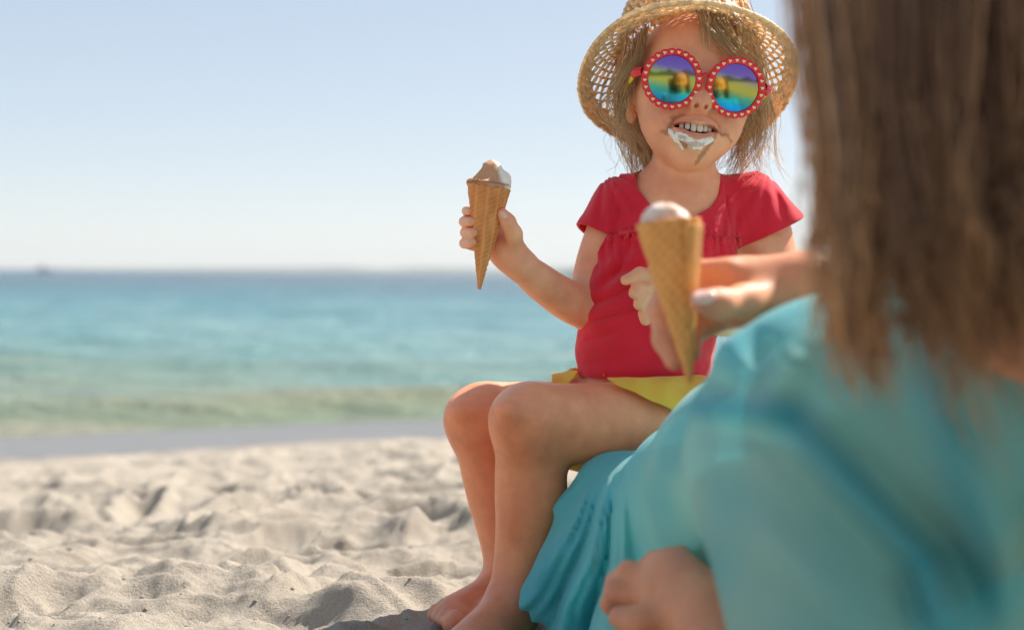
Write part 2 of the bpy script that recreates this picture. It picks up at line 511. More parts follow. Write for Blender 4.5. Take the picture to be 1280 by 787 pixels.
ad = N.new('ShaderNodeMath'); ad.operation = 'MULTIPLY_ADD'; L.new(n1.outputs[0], ad.inputs[0]); ad.inputs[1].default_value = 0.02; L.new(sp.outputs['Z'], ad.inputs[2])
wet = N.new('ShaderNodeMapRange'); wet.inputs['From Min'].default_value = -0.155; wet.inputs['From Max'].default_value = -0.180
L.new(ad.outputs[0], wet.inputs['Value'])
mw = N.new('ShaderNodeMix'); mw.data_type = 'RGBA'; L.new(wet.outputs[0], mw.inputs['Factor']); L.new(mx.outputs['Result'], mw.inputs['A'])
mw.inputs['B'].default_value = (0.17, 0.155, 0.14, 1)
L.new(mw.outputs['Result'], b.inputs['Base Color'])
rr_ = N.new('ShaderNodeMapRange'); rr_.inputs['To Min'].default_value = 0.95; rr_.inputs['To Max'].default_value = 0.30
L.new(wet.outputs[0], rr_.inputs['Value']); L.new(rr_.outputs[0], b.inputs['Roughness'])
sr = N.new('ShaderNodeMapRange'); sr.inputs['To Min'].default_value = 0.15; sr.inputs['To Max'].default_value = 0.30
L.new(wet.outputs[0], sr.inputs['Value']); L.new(sr.outputs[0], b.inputs['Specular IOR Level'])
n3 = noise_node(nt, 260, 6, 0.7)
bs = N.new('ShaderNodeMapRange'); bs.inputs['To Min'].default_value = 0.9; bs.inputs['To Max'].default_value = 0.03; L.new(wet.outputs[0], bs.inputs['Value'])
bb = bump(nt, n3.outputs[0], b, 0.9, 0.004); L.new(bs.outputs[0], bb.inputs['Strength'])
SAND = m
sand_me = mesh_from('sand', np.stack([X.ravel(), Y.ravel(), Z], -1), grid_faces(nj, I, J))
tag(obj('sand', sand_me, SAND), kind='structure')

# loose clods and grains of sand
ico = np.array([(0, 0, 1)] + [(0.894 * math.cos(a), 0.894 * math.sin(a), 0.447) for a in np.arange(5) * 1.2566] +
               [(0.894 * math.cos(a), 0.894 * math.sin(a), -0.447) for a in np.arange(5) * 1.2566 + 0.628] + [(0, 0, -1)])
icf = []
for k in range(5):
    k2 = (k + 1) % 5
    icf += [(0, 1 + k, 1 + k2), (1 + k, 6 + k, 1 + k2), (1 + k2, 6 + k, 6 + k2), (6 + k, 11, 6 + k2)]
icf = np.array(icf)
nc = 700
yy = 1.28 + 2.0 * rng.random(nc) ** 1.7; xx = (rng.uniform(-40, 700, nc) - 640) / F_PX * yy
rad = 0.0006 + 0.0030 * rng.random(nc) ** 6
zz = sand_z(xx, yy) + rad * 0.25
Vc = ico[None] * rad[:, None, None] * rng.uniform(0.6, 1.3, (nc, 12, 1)) * np.array([1, 1, 0.75]) + np.stack([xx, yy, zz], -1)[:, None]
Fc = (np.arange(nc)[:, None, None] * 12 + icf[None]).reshape(-1, 3)
tag(obj('sand_clods', mesh_from('sand_clods', Vc.reshape(-1, 3), Fc), SAND), 'small loose clods of pale sand scattered over the beach', 'sand', kind='stuff')

# sea
def sea_z(x, y):
    near = np.interp(y, [5.5, 6.5, 9, 30, 200], [0.12, 0.6, 1, 1, 0.6])
    p = np.stack([x * 0.55 + 0.12 * y, y, 0 * x], -1)
    h = 0.030 * fbm(p * 1.6, 4, 40) + 0.035 * vnoise(p * 0.45 + 3, 50)
    u = y - 0.18 * x - 6.75 - 0.12 * np.sin(x * 1.1 + 0.6)
    crest = 0.085 * np.exp(-np.where(u < 0, (u / 0.22) ** 2, (u / 0.6) ** 2)) * (0.75 + 0.25 * np.sin(x * 0.9 + 1))
    u2 = y - 0.1 * x - 9.6; crest = crest + 0.06 * np.exp(-np.where(u2 < 0, (u2 / 0.35) ** 2, (u2 / 0.9) ** 2)) * (0.5 + 0.5 * np.sin(x * 0.7))
    return SEA_Z + near * h + crest
xs = np.concatenate([-geo(9, 6000, 60)[::-1], np.linspace(-9, 5, 220, endpoint=False), geo(5, 6000, 50), [6000]])
ys = np.concatenate([np.linspace(3.0, 5.2, 8, endpoint=False), np.linspace(5.2, 14, 260, endpoint=False), geo(14, 60, 150), geo(60, 3600, 110), [3600]])
X, Y = np.meshgrid(xs, ys, indexing='ij'); ni, nj = X.shape
I, J = np.meshgrid(np.arange(ni - 1), np.arange(nj - 1), indexing='ij')
m, nt, b, N, L = mat('sea')
gp = N.new('ShaderNodeNewGeometry'); sp = N.new('ShaderNodeSeparateXYZ'); L.new(gp.outputs['Position'], sp.inputs[0])
lg = N.new('ShaderNodeMath'); lg.operation = 'LOGARITHM'; lg.inputs[1].default_value = 10; L.new(sp.outputs['Y'], lg.inputs[0])
tcs = N.new('ShaderNodeTexCoord'); mps = N.new('ShaderNodeMapping'); mps.inputs['Scale'].default_value = (0.12, 0.6, 1); L.new(tcs.outputs['Object'], mps.inputs[0])
nz = N.new('ShaderNodeTexNoise'); nz.inputs['Scale'].default_value = 0.9; nz.inputs['Detail'].default_value = 6; L.new(mps.outputs[0], nz.inputs['Vector']); ad = N.new('ShaderNodeMath'); ad.operation = 'MULTIPLY_ADD'; ad.inputs[1].default_value = 0.8
L.new(nz.outputs[0], ad.inputs[0]); L.new(lg.outputs[0], ad.inputs[2])
mr = N.new('ShaderNodeMapRange'); mr.inputs['From Min'].default_value = 0.7; mr.inputs['From Max'].default_value = 3.8; L.new(ad.outputs[0], mr.inputs['Value'])
def lp(y): return (math.log10(y) + 0.4 - 0.7) / 3.1
rp = ramp(nt, mr.outputs[0], [(lp(4.4), (0.30, 0.26, 0.17)), (lp(5.4), (0.23, 0.25, 0.15)), (lp(7.6), (0.155, 0.25, 0.19)), (lp(12), (0.14, 0.30, 0.30)),
                              (lp(30), (0.06, 0.215, 0.25)), (lp(60), (0.012, 0.09, 0.135)), (lp(600), (0.005, 0.045, 0.085))])
L.new(rp.outputs[0], b.inputs['Base Color'])
b.inputs['Roughness'].default_value = 0.16; b.inputs['IOR'].default_value = 1.33; b.inputs['Specular IOR Level'].default_value = 0.22
tc = N.new('ShaderNodeTexCoord'); mp = N.new('ShaderNodeMapping'); mp.inputs['Scale'].default_value = (0.6, 1.0, 1.0); L.new(tc.outputs['Object'], mp.inputs[0])
w1 = N.new('ShaderNodeTexNoise'); w1.inputs['Scale'].default_value = 2.2; w1.inputs['Detail'].default_value = 7; w1.inputs['Roughness'].default_value = 0.6; L.new(mp.outputs[0], w1.inputs['Vector'])
bump(nt, w1.outputs[0], b, 0.9, 0.42)
tag(obj('sea', mesh_from('sea', np.stack([X.ravel(), Y.ravel(), sea_z(X.ravel(), Y.ravel())], -1), grid_faces(nj, I, J)), m), kind='structure')

# far shore: a low wooded point and hills behind it; the wooded ridge inland behind the photographer
def ridge(name, pts, heights, depth, material, base_z, n=160, s=0, rough=0.25):
    """a landform: crest line along pts with given heights, sloping down on both sides"""
    pts = catmull(np.array(pts, float), n); hs = np.interp(np.linspace(0, 1, n), np.linspace(0, 1, len(heights)), heights)
    d = np.gradient(pts, axis=0); nr = np.stack([-d[:, 1], d[:, 0]], -1); nr /= np.linalg.norm(nr, axis=1, keepdims=True)
    cs = np.linspace(-1, 1, 13); V = []
    for c in cs:
        q = pts[:, :2] + nr * c * depth
        sc = np.linalg.norm(d, axis=1).mean() * n
        nzv = fbm(np.stack([q[:, 0], q[:, 1], 0 * q[:, 0]], -1) / (sc / 22), 4, s)
        z = hs * (1 - abs(c)) ** 0.8 * (1 + rough * nzv)
        V.append(np.stack([q[:, 0], q[:, 1], base_z + np.maximum(z, -0.5 if abs(c) == 1 else 0)], -1))
    V = np.array(V).transpose(1, 0, 2); I, J = np.meshgrid(np.arange(n - 1), np.arange(12), indexing='ij')
    return tag(obj(name, mesh_from(name, V.reshape(-1, 3), grid_faces(13, I, J)), material), kind='structure')
mg = plain_mat('far_woods', (0.07, 0.10, 0.06), 0.9, 0.1, nscale=0.05, vary=0.4)
mh = plain_mat('far_hills', (0.13, 0.14, 0.11), 0.9, 0.1, nscale=0.002, vary=0.3)
ridge('headland', [(70, 2300), (105, 2330), (150, 2350), (230, 2400), (420, 2450)], [0, 11, 14, 20, 26], 45, mg, SEA_Z, s=3)
ridge('hills', [(-3400, 9200), (-2000, 9400), (-800, 9500), (400, 9700), (1500, 9500), (3000, 9600)], [5, 26, 40, 55, 50, 60], 900, mh, SEA_Z, s=6)
ridge('wooded_ridge', [(-70, -34), (-35, -42), (0, -46), (30, -44), (70, -36)], [2.5, 3.5, 4.5, 4, 3.2], 9, mg, 0.9, s=9, rough=0.5)

# a far boat
def box(c, s, taper=1.0):
    x, y, z = np.array(s) / 2; t = taper
    V = np.array([(-x, -y, -z), (x, -y, -z), (x, y, -z), (-x, y, -z), (-x * t, -y * t, z), (x * t, -y * t, z), (x * t, y * t, z), (-x * t, y * t, z)]) + np.array(c)
    return V, np.array([(0, 3, 2, 1), (4, 5, 6, 7), (0, 1, 5, 4), (1, 2, 6, 5), (2, 3, 7, 6), (3, 0, 4, 7)])
bp = P(56, 336, 420); bp[2] = SEA_Z
boat = empty('motor_boat', bp, 'small white motor boat far out on the sea', 'boat')
white = plain_mat('boat_white', (0.75, 0.75, 0.74), 0.35); dkg = plain_mat('boat_window', (0.03, 0.04, 0.05), 0.15)
st = np.linspace(0, 1, 14); wdt = 0.95 * np.sqrt(np.maximum(1 - st ** 2.6, 0.0)); hl = []
for t, w_ in zip(st, wdt):
    x = -2.4 + 5.2 * t
    hl.append([(x, -w_, 0.85 + 0.25 * t), (x, -w_ * 0.75, 0.2), (x, 0, -0.25 + 0.3 * t ** 3), (x, w_ * 0.75, 0.2), (x, w_, 0.85 + 0.25 * t)])
hl = np.array(hl); I, J = np.meshgrid(np.arange(13), np.arange(5), indexing='ij')
hf = np.stack([I * 5 + J, (I + 1) * 5 + J, (I + 1) * 5 + (J + 1) % 5, I * 5 + (J + 1) % 5], -1).reshape(-1, 4)
obj('hull', mesh_from('hull', hl.reshape(-1, 3) + bp, [hf, np.array([[0, 1, 2, 3, 4]])]), white, boat)
v, f = box((-0.3, 0, 1.35), (1.9, 1.3, 1.0), 0.8); obj('cabin', mesh_from('cabin', v + bp, f, False), white, boat)
v, f = box((-0.3, 0, 1.45), (1.6, 1.34, 0.4), 0.9); obj('window', mesh_from('window', v + bp, f, False), dkg, boat)
v, f = tubes(np.array([[(-0.2, 0, 1.8), (-0.2, 0, 2.6), (-0.2, 0, 3.3)]]) + bp, np.full((1, 3), 0.04), 6); obj('mast', mesh_from('mast', v, f), white, boat)

# ------------------------------------------------------------------ the girl
def R_(px, d): return px / F_PX * d         # length in metres of px pixels at distance d
def rotm(yaw, pitch, roll):
    """head axes (right, up, out-of-face as columns) in world space"""
    y, p, r = map(math.radians, (yaw, pitch, roll))
    base = np.array([[1, 0, 0], [0, 0, 1], [0, -1, 0]], float).T     # columns: X right, Z up, -Y towards camera
    def rot(axis, a): return np.array(Matrix.Rotation(a, 3, Vector([float(v) for v in axis])))
    M = base
    M = rot((0, 0, 1), y) @ M                  # yaw: face turns to the image right for positive
    M = rot(M[:, 0], -p) @ M                   # chin up for positive pitch
    M = rot(M[:, 2], -r) @ M                   # clockwise roll seen from the camera
    return M

skin_child = np.array([0.93, 0.435, 0.24])
girl = empty('person', P(700, 770, 1.46) * np.array([1, 1, 0]), 'small child in red top, yellow shorts and straw hat sitting on a turquoise lap', 'person')

def chainpx(field, pts, k, limb=False):
    """pts: (px, py, depth, radius_px)"""
    w = [P(a, b, c) for a, b, c, _ in pts]; r = [R_(q, c) for _, _, c, q in pts]
    if limb:                                            # smooth run of radii along a curved axis
        n = 4 * len(w) - 3; t = np.linspace(0, 1, len(w)); tt = np.linspace(0, 1, n)
        field.limb(list(catmull(w, n)), list(np.interp(tt, t, r)), k)
    else: field.chain(w, r, k)

HM = rotm(4, 6, 6.5)
HO = P(860.3, 123.9, 1.49)
def H(x, y, z): return HO + HM @ (np.array([x, y, z]) * 0.001 * HS)
HS = 0.93
MY = -3.5         # how far the mouth sits below its first guess, in head millimetres

XS = 0.92
def HH(x, y, z): return H(x * XS, y, z)

def head_field(f):
    H = HH
    e = lambda c, r, k, sub=False, R=None: f.ell(H(*c), np.array(r) * np.array((XS, 1, 1)) * 0.001 * HS, HM if R is None else HM @ R, k * 0.001, sub)
    e((0, 28, -14), (69, 70, 82), 4)
    e((0, -15, 20), (59, 60, 52), 22)
    e((0, 34, 34), (54, 42, 42), 24)
    for s in (-1, 1):
        e((s * 32, -37, 38), (26, 24, 26), 20)
        e((s * 40, -8, 32), (25, 18, 24), 20)
    e((0, -60, 29), (32, 26, 37), 22)
    e((0, -76, 50), (16, 11, 13), 18)
    e((0, -48, 58), (28, 24, 20), 18)
    for s in (-1, 1):
        e((s * 27, 2, 84), (19, 12, 13), 14, True)
        e((s * 27, 0, 60), (14.5, 13, 13), 4)                     # closed lids behind the lenses
        f.cone(H(s * 15, 17, 74), H(s * 40, 15, 64), 0.0045, 0.003, 0.012)
    f.cone(H(0, 8, 70), H(0, -18, 84), 0.0065, 0.0075, 0.014)
    e((0, -22, 87), (9.5, 8.5, 8.5), 7)
    for s in (-1, 1):
        e((s * 9.5, -24.5, 80), (6.5, 6.2, 7), 5)
        e((s * 5.4, -27.8, 87), (2.7, 2.1, 7), 1.0, True)
    # smiling mouth
    for s in (-1, 1):                                                # folds beside the mouth
        f.cone(H(s * 17, -27, 77), H(s * 30, -46, 66), 0.002, 0.0026, 0.010, True)
    M = lambda x, y, z: H(x, y + MY, z)
    f.chain([M(-29, -39.5, 61), M(-15, -39.8, 75), M(-5, -38.6, 79.0), M(0, -39.2, 79.4), M(5, -38.6, 79.0), M(15, -39.8, 75), M(29, -39.5, 61)],
            [0.0018, 0.0026, 0.0032, 0.0030, 0.0032, 0.0026, 0.0018], 0.005)
    f.chain([M(-28, -42, 61), M(-15, -52.5, 73), M(0, -56.3, 76), M(15, -52.5, 73), M(28, -42, 61)], [0.0022, 0.0046, 0.0054, 0.0046, 0.0022], 0.005)
    e((0, -47.2 + MY, 74), (15, 4.9, 17), 2.5, True)
    for s in (-1, 1): e((s * 14, -44.6 + MY, 70), (12, 3.5, 16), 2.5, True)
    # ears
    for s in (-1, 1):
        Re = np.array(Matrix.Rotation(math.radians(s * 22), 3, 'Y')) @ np.array(Matrix.Rotation(math.radians(-12), 3, 'X'))
        e((s * 67, -9, -8), (6.5, 24, 15), 6, False, Re)
        e((s * 73, -6, -4), (4.5, 15, 8.5), 4, True, Re)
        e((s * 66, -28, -3), (5, 8, 7), 4)

g = Field()
head_field(g)
# neck and trunk
g.chain([H(4, -40, -18), P(853, 222, 1.497), P(848, 252, 1.503)], [0.033, 0.0295, 0.035], 0.015)
g.cone(P(846, 250, 1.505), P(775, 268, 1.505), 0.030, 0.024, 0.02)
g.cone(P(846, 250, 1.505), P(942, 268, 1.515), 0.030, 0.025, 0.02)
def ori(a, b, side):
    """axes: side-ish, along a->b, rest"""
    y = (b - a) / np.linalg.norm(b - a); x = side - y * (side @ y); x /= np.linalg.norm(x); return np.stack([x, y, np.cross(x, y)], 1)
chest, belly, pelvis = P(838, 312, 1.505), P(800, 418, 1.50), P(800, 508, 1.51)
TO = ori(pelvis, chest, np.array([0.97, 0.22, 0.05]))
g.ell(chest, (0.072, 0.085, 0.056), TO, 0.025)
g.ell(P(816, 375, 1.50), (0.066, 0.07, 0.057), TO, 0.03)
g.ell(P(808, 418, 1.50), (0.059, 0.065, 0.060), TO, 0.03)
g.ell(pelvis, (0.070, 0.056, 0.066), TO, 0.03)
# legs: the one nearer the lap's owner first
chainpx(g, [(842, 532, 1.455, 58), (745, 530, 1.405, 50.5), (672, 522, 1.37, 41)], 0.02, limb=True)
g.ell(P(654, 524, 1.368), (0.031, 0.033, 0.031), None, 0.02)
chainpx(g, [(657, 530, 1.37, 36), (663, 590, 1.39, 42.5), (663, 625, 1.395, 42.5), (653, 690, 1.40, 33), (642, 733, 1.395, 25.5), (640, 752, 1.395, 26)], 0.02, limb=True)
chainpx(g, [(772, 530, 1.56, 52), (680, 524, 1.50, 46), (615, 522, 1.46, 42)], 0.02, limb=True)
g.ell(P(598, 523, 1.457), (0.0335, 0.033, 0.031), None, 0.02)
chainpx(g, [(602, 530, 1.46, 37), (618, 588, 1.475, 39.5), (626, 625, 1.48, 38.5), (634, 685, 1.475, 30), (633, 722, 1.465, 24), (632, 738, 1.46, 24)], 0.02, limb=True)

# kneecaps, and the fold where the shin meets the instep
for kx, ky, kd in ((636, 512, 1.340), (578, 512, 1.432)):
    g.ell(P(kx, ky, kd), (0.013, 0.016, 0.010), None, 0.018)
g.chain([P(617, 737, 1.372), P(634, 745, 1.358), P(652, 756, 1.357), P(664, 762, 1.37)], [0.0011, 0.0014, 0.0014, 0.0011], 0.003, True)

def foot(f, heel, ball, toes_dir, width_dir, s, big_side):
    """heel/ball world points; builds heel, arch, ball and five toes"""
    up = np.array([0, 0, 1.0])
    f.ell(heel, (0.021, 0.021, 0.021), None, 0.02)
    f.cone(heel + up * 0.012, ball + up * 0.006, 0.022, 0.0155, 0.018)
    f.cone(heel + width_dir * 0.006, ball + width_dir * 0.013, 0.017, 0.011, 0.015)
    f.cone(heel - width_dir * 0.006, ball - width_dir * 0.013, 0.017, 0.011, 0.015)
    for i in range(5):
        u = (i - 2) * 0.0095
        big = (i == 0 and big_side < 0) or (i == 4 and big_side > 0)
        ln = 0.026 if big else 0.022 - 0.0035 * abs(i - (1 if big_side < 0 else 3))
        r = 0.0085 if big else 0.0062
        a = ball + width_dir * u + toes_dir * 0.004; b_ = a + toes_dir * ln * 0.6 + up * 0.003; c = a + toes_dir * ln - up * 0.001
        f.chain([a, b_, c], [r * 1.05, r, r * 0.95], 0.004)
def gz(p, dz): q = p.copy(); q[2] = sand_z(np.array([p[0]]), np.array([p[1]]))[0] + dz; return q
# far foot (toes towards the image left and the camera), near foot
h1 = P(628, 752, 1.465); b1 = P(572, 768, 1.415)
t1 = (b1 - h1) * np.array([1, 1, 0]); t1 /= np.linalg.norm(t1); w1_ = np.array([-t1[1], t1[0], 0])
foot(g, h1, b1, t1, w1_, 1, 1)
h2 = P(638, 772, 1.395); b2 = P(586, 806, 1.325)
t2 = (b2 - h2) * np.array([1, 1, 0]); t2 /= np.linalg.norm(t2); w2_ = np.array([-t2[1], t2[0], 0])
foot(g, h2, b2, t2, w2_, 1, -1)
# arm that holds the cone
chainpx(g, [(772, 268, 1.50, 28), (750, 318, 1.495, 25.5), (735, 374, 1.50, 24)], 0.015, limb=True)
chainpx(g, [(730, 386, 1.490, 24), (704, 372, 1.462, 23.5), (674, 351, 1.425, 21.0), (648, 329, 1.40, 16)], 0.016, limb=True)
# its hand: palm behind the cone, four fingers round its far side, thumb on the near right
CD = 1.375
palm_ax = ori(P(641, 322, 1.398), P(620, 285, 1.398), np.array([1.0, 0.3, 0]))
g.ell(P(629, 306, 1.398), (0.0155, 0.0225, 0.011), palm_ax, 0.010)
g.ell(P(634, 317, 1.394), (0.0135, 0.016, 0.0115), palm_ax, 0.010)
g.cone(P(648, 328, 1.40), P(632, 313, 1.398), 0.0140, 0.0135, 0.012)
for k, (y0, y1, y2, lx, tx, r) in enumerate([(278, 263.5, 264, 583, 588, 5.6), (289, 277, 277, 580.0, 589.5, 6.3), (301, 290.5, 290.5, 581.5, 592, 6.4), (313, 304, 303, 580.5, 590, 6.3)]):
    chainpx(g, [(630, y0, 1.405, 8.0), (603, (y0 + y1) / 2 + 1, 1.4075, 7.3), (lx, y1, 1.388, r), (tx, y2, 1.364 if k else 1.370, r * 0.94)], 0.0016)
chainpx(g, [(645, 312, 1.39, 12), (642, 292, 1.376, 9.8), (635, 277, 1.368, 8.6), (628, 267, 1.364, 7.2)], 0.006)
# the other arm comes down and across; its hand reaches to the offered cone
chainpx(g, [(948, 272, 1.515, 34), (964, 330, 1.50, 32), (960, 388, 1.47, 29)], 0.015, limb=True)
chainpx(g, [(958, 392, 1.47, 30), (905, 392, 1.43, 27), (848, 378, 1.40, 20)], 0.018, limb=True)
lp_ax = ori(P(846, 378, 1.40), P(815, 368, 1.39), np.array([0, 0, 1.0]))
g.ell(P(826, 366, 1.39), (0.021, 0.0235, 0.0115), lp_ax, 0.010)
for pts in ([(816, 346, 1.385, 8.5), (800, 342, 1.372, 8.2), (782, 350, 1.366, 6.6)],
            [(815, 358, 1.385, 8.5), (798, 360, 1.370, 8.2), (793, 366, 1.366, 7.6)],
            [(815, 370, 1.387, 8.5), (803, 373, 1.372, 8.4), (799, 380, 1.370, 7.6)],
            [(818, 382, 1.39, 8.0), (806, 392, 1.376, 7.6), (807, 400, 1.376, 7.0)]):
    chainpx(g, pts, 0.0035)
chainpx(g, [(838, 358, 1.39, 10), (830, 342, 1.378, 8.5), (818, 336, 1.37, 7)], 0.006)

V, Q = mesh_field(g, 0.00155)
body_me = mesh_from('body', V, Q)
def head_local(V): return ((V.astype(np.float64) - HO) @ HM) / (0.001 * HS)
hl_ = head_local(V)
tint = np.tile(skin_child, (len(V), 1))
def blend(tint, w, col):
    w = np.clip(w, 0, 1)[:, None]; return tint * (1 - w) + np.array(col) * w
x, y, z = hl_.T; x = x / XS
tint = blend(tint, np.clip((0.30 - V[:, 2]) / 0.06, 0, 1), (0.92, 0.345, 0.165))
infront = (z > 30) & (np.abs(x) < 70) & (np.abs(y) < 110)
for s in (-1, 1):
    tint = blend(tint, infront * 0.45 * np.exp(-(((x - s * 36) / 20) ** 2 + ((y + 33) / 17) ** 2)), (0.66, 0.25, 0.17))
tint = blend(tint, infront * 0.35 * np.exp(-((x / 10) ** 2 + ((y + 22) / 9) ** 2)), (0.66, 0.27, 0.19))
# lips and the inside of the mouth
def segd(x, y, pts):
    best = np.full(x.shape, 1e9)
    for (x0, y0), (x1, y1) in zip(pts[:-1], pts[1:]):
        dx, dy = x1 - x0, y1 - y0; t = np.clip(((x - x0) * dx + (y - y0) * dy) / (dx * dx + dy * dy), 0, 1)
        best = np.minimum(best, np.hypot(x - x0 - t * dx, y - y0 - t * dy))
    return best
y = y - MY
lipu = segd(x, y, [(-28, -40), (-15, -40.3), (-5, -38.8), (5, -38.8), (15, -40.3), (28, -40)])
lipl = segd(x, y, [(-28, -42), (-15, -52.5), (0, -56.3), (15, -52.5), (28, -42)])
nz_ = vnoise(hl_ * 0.35, 3)
tint = blend(tint, infront * 0.75 * (1.15 - np.minimum(lipu * 1.3, lipl) / 4.0).clip(0, 1) * (z > 58), (0.62, 0.20, 0.15))
mouth = infront & (z < 71.5 - 0.018 * x ** 2) & (z > 40) & (np.abs(x) < 23) & (y < -41) & (y > -58)
tint[mouth] = (0.22, 0.05, 0.045)
# dried chocolate round the mouth
choc = np.minimum.reduce([segd(x, y, [(-27, -36), (-29, -44), (-32, -53)]) - 2.2, segd(x, y, [(-33, -53), (-38, -51)]) - 1.4,
                          segd(x, y, [(24, -48), (19, -58), (11, -72), (6, -80)]) - 2.0, segd(x, y, [(28, -46), (40, -47), (46, -50)]) - 1.1,
                          segd(x, y, [(-29, -36), (-18, -33)]) - 1.3, segd(x, y, [(-20, -58), (-10, -66)]) - 2.6]) + nz_ * 1.3
tint = blend(tint, infront * (z > 40) * np.clip(0.52 - choc / 2.4, 0, 0.72), (0.36, 0.15, 0.06))
# feet dusted with sand
px_, py_, pd_ = proj(V.astype(np.float64))
zs = V[:, 2] - sand_z(V[:, 0].astype(np.float64), V[:, 1].astype(np.float64))
dust = (np.clip(1 - zs / 0.035, 0, 1) * np.clip(0.25 + fbm(V.astype(np.float64) * 160, 3, 4) * 1.3, 0, 1) + np.clip(1 - zs / 0.13, 0, 1) * np.clip(vnoise(V.astype(np.float64) * 420, 8) * 4 - 2.5, 0, 1)) * (px_ < 700)
tint = blend(tint, dust * 0.85, (0.60, 0.52, 0.43))
for kx, ky in ((640, 515), (582, 515)):
    tint = blend(tint, 0.35 * np.exp(-(((px_ - kx) / 28) ** 2 + ((py_ - ky) / 26) ** 2)) * (pd_ < 1.5), (0.86, 0.28, 0.15))
tint = tint * (1 + 0.14 * fbm(V.astype(np.float64) * 38, 3, 77)[:, None] * np.array([0.5, 1.0, 1.0]))
red = np.exp(-((py_ - 755) / 40) ** 2) * (px_ < 700)
tint = blend(tint, 0.25 * red, (0.58, 0.24, 0.18))
set_color(body_me, tint)
SKIN = skin_mat('skin_child')
obj('body', body_me, SKIN, girl)

# sand-grain and toe nails are small: nails for the visible big toe and thumb
nailm = plain_mat('nail', (0.90, 0.52, 0.38), 0.35, 0.4)
def nail(name, c, nrm, along, w, l, parent):
    nrm = nrm / np.linalg.norm(nrm); along = along - nrm * (along @ nrm); along /= np.linalg.norm(along); sd_ = np.cross(nrm, along)
    u = np.linspace(-1, 1, 7); vv = np.linspace(-1, 1, 7); A, B_ = np.meshgrid(u, vv, indexing='ij')
    sq = np.sqrt(np.maximum(1 - 0.5 * B_ ** 2, 0)) * A; 
    pts = c + sq[..., None] * sd_ * w + (B_ * np.sqrt(1 - 0.45 * A ** 2))[..., None] * along * l - ((A ** 2) * w * 0.35)[..., None] * nrm
    I, J = np.meshgrid(np.arange(6), np.arange(6), indexing='ij')
    o = obj(name, mesh_from(name, pts.reshape(-1, 3), grid_faces(7, I, J)), nailm, parent)
    md = o.modifiers.new('thick', 'SOLIDIFY'); md.thickness = 0.0006; md.offset = 0
    return o
for i in range(5):
    u = (i - 2) * 0.0095; big = i == 4
    ln = 0.026 if big else 0.022 - 0.0035 * abs(i - 3); r = 0.0085 if big else 0.0062
    nail('toenail', b1 + w1_ * u + t1 * (0.004 + ln * 0.95) + np.array([0, 0, r * 0.9]), np.array([0, 0, 1.0]) + t1 * 0.5, t1, r * 0.62, r * 0.55, girl)
nail('thumbnail', P(630.5, 268, 1.3585), np.array([0.45, -0.9, 0.2]), P(628, 267, 1.36) - P(635, 277, 1.364), 0.0035, 0.0042, girl)

# teeth
toothm = plain_mat('tooth', (0.80, 0.74, 0.62), 0.18, 0.6, sss=0.3)
for i, xx_ in enumerate((-16.3, -10.3, -3.6, 3.8, 10.5, 16.4)):
    w_, h_ = (3.1, 3.6) if i in (0, 5) else (3.0, 3.9) if i in (1, 4) else (3.55, 4.5)
    w_ *= 1 + 0.05 * math.sin(i * 2.3); h_ *= 1 + 0.09 * math.sin(i * 3.7 + 1)
    zc = 74.0 - 0.034 * xx_ ** 2
    u = np.linspace(0, 2 * math.pi, 17)[:-1]; v_ = np.linspace(0, math.pi, 11)
    U_, V_ = np.meshgrid(u, v_, indexing='ij')
    se = lambda c, e: np.sign(c) * np.abs(c) ** e
    lx = w_ * se(np.sin(V_), 0.6) * se(np.cos(U_), 0.6); lz = 2.2 * se(np.sin(V_), 0.6) * se(np.sin(U_), 0.8); ly = h_ * se(np.cos(V_), 0.55)
    ang = math.atan2(xx_, 26) * 0.75
    pts = np.stack([XS * xx_ + XS * lx * math.cos(ang) + lz * math.sin(ang), -45.3 + MY + 0.010 * xx_ ** 2 + ly, zc + lz * math.cos(ang) - lx * math.sin(ang)], -1).reshape(-1, 3)
    pts = HO + (pts * 0.001 * HS) @ HM.T
    I, J = np.meshgrid(np.arange(16), np.arange(10), indexing='ij')
    fq = np.stack([I * 11 + J, ((I + 1) % 16) * 11 + J, ((I + 1) % 16) * 11 + J + 1, I * 11 + J + 1], -1).reshape(-1, 4)
    obj('tooth', mesh_from('tooth', pts, fq), toothm, girl)

# melted ice cream round the lower lip
def surf_z(x0, y0):
    """z of the face surface in head units along the face normal at (x0, y0)"""
    zz = np.linspace(100, 40, 241)
    p = HO + (np.stack([np.full_like(zz, x0 * XS), np.full_like(zz, y0), zz], -1) * 0.001 * HS) @ HM.T
    d = fval(g_head, p)
    i = np.argmax(d < 0); return zz[i]
g_head = Field(); head_field(g_head)
sm = Field()
def smear(x0, y0, rx, ry, rz, k=2.0, dz=0.0):
    y0 = y0 + MY + 1.5
    sm.ell(HH(x0, y0, surf_z(x0, y0) + dz), np.array((rx, ry, rz * 0.62)) * 0.001 * HS, HM, k * 0.001)
for x0, y0, rx, ry, rz in [(-16, -58.5, 7, 4.2, 2.4), (-8, -62, 7, 4.8, 2.6), (1, -63.5, 7, 5, 2.6), (9, -61.5, 7, 4.2, 2.4), (16, -58, 5.0, 3.0, 1.8), (-20, -58, 5, 3.2, 2.0),
                           (-4, -67.5, 5, 3.4, 2.0), (6, -67, 3.6, 3, 1.8)]:
    smear(x0, y0, rx, ry, rz, 3.5)
for (a0, b0), (a1, b1_) in [((-26, -54), (-13, -71)), ((-30, -52), (-22, -62))]:
    for t in np.linspace(0, 1, 7):
        xa, ya = a0 + (a1 - a0) * t, b0 + (b1_ - b0) * t; smear(xa, ya, 2.4 * (1 - 0.35 * t), 2.4 * (1 - 0.35 * t), 1.5, 2.5)
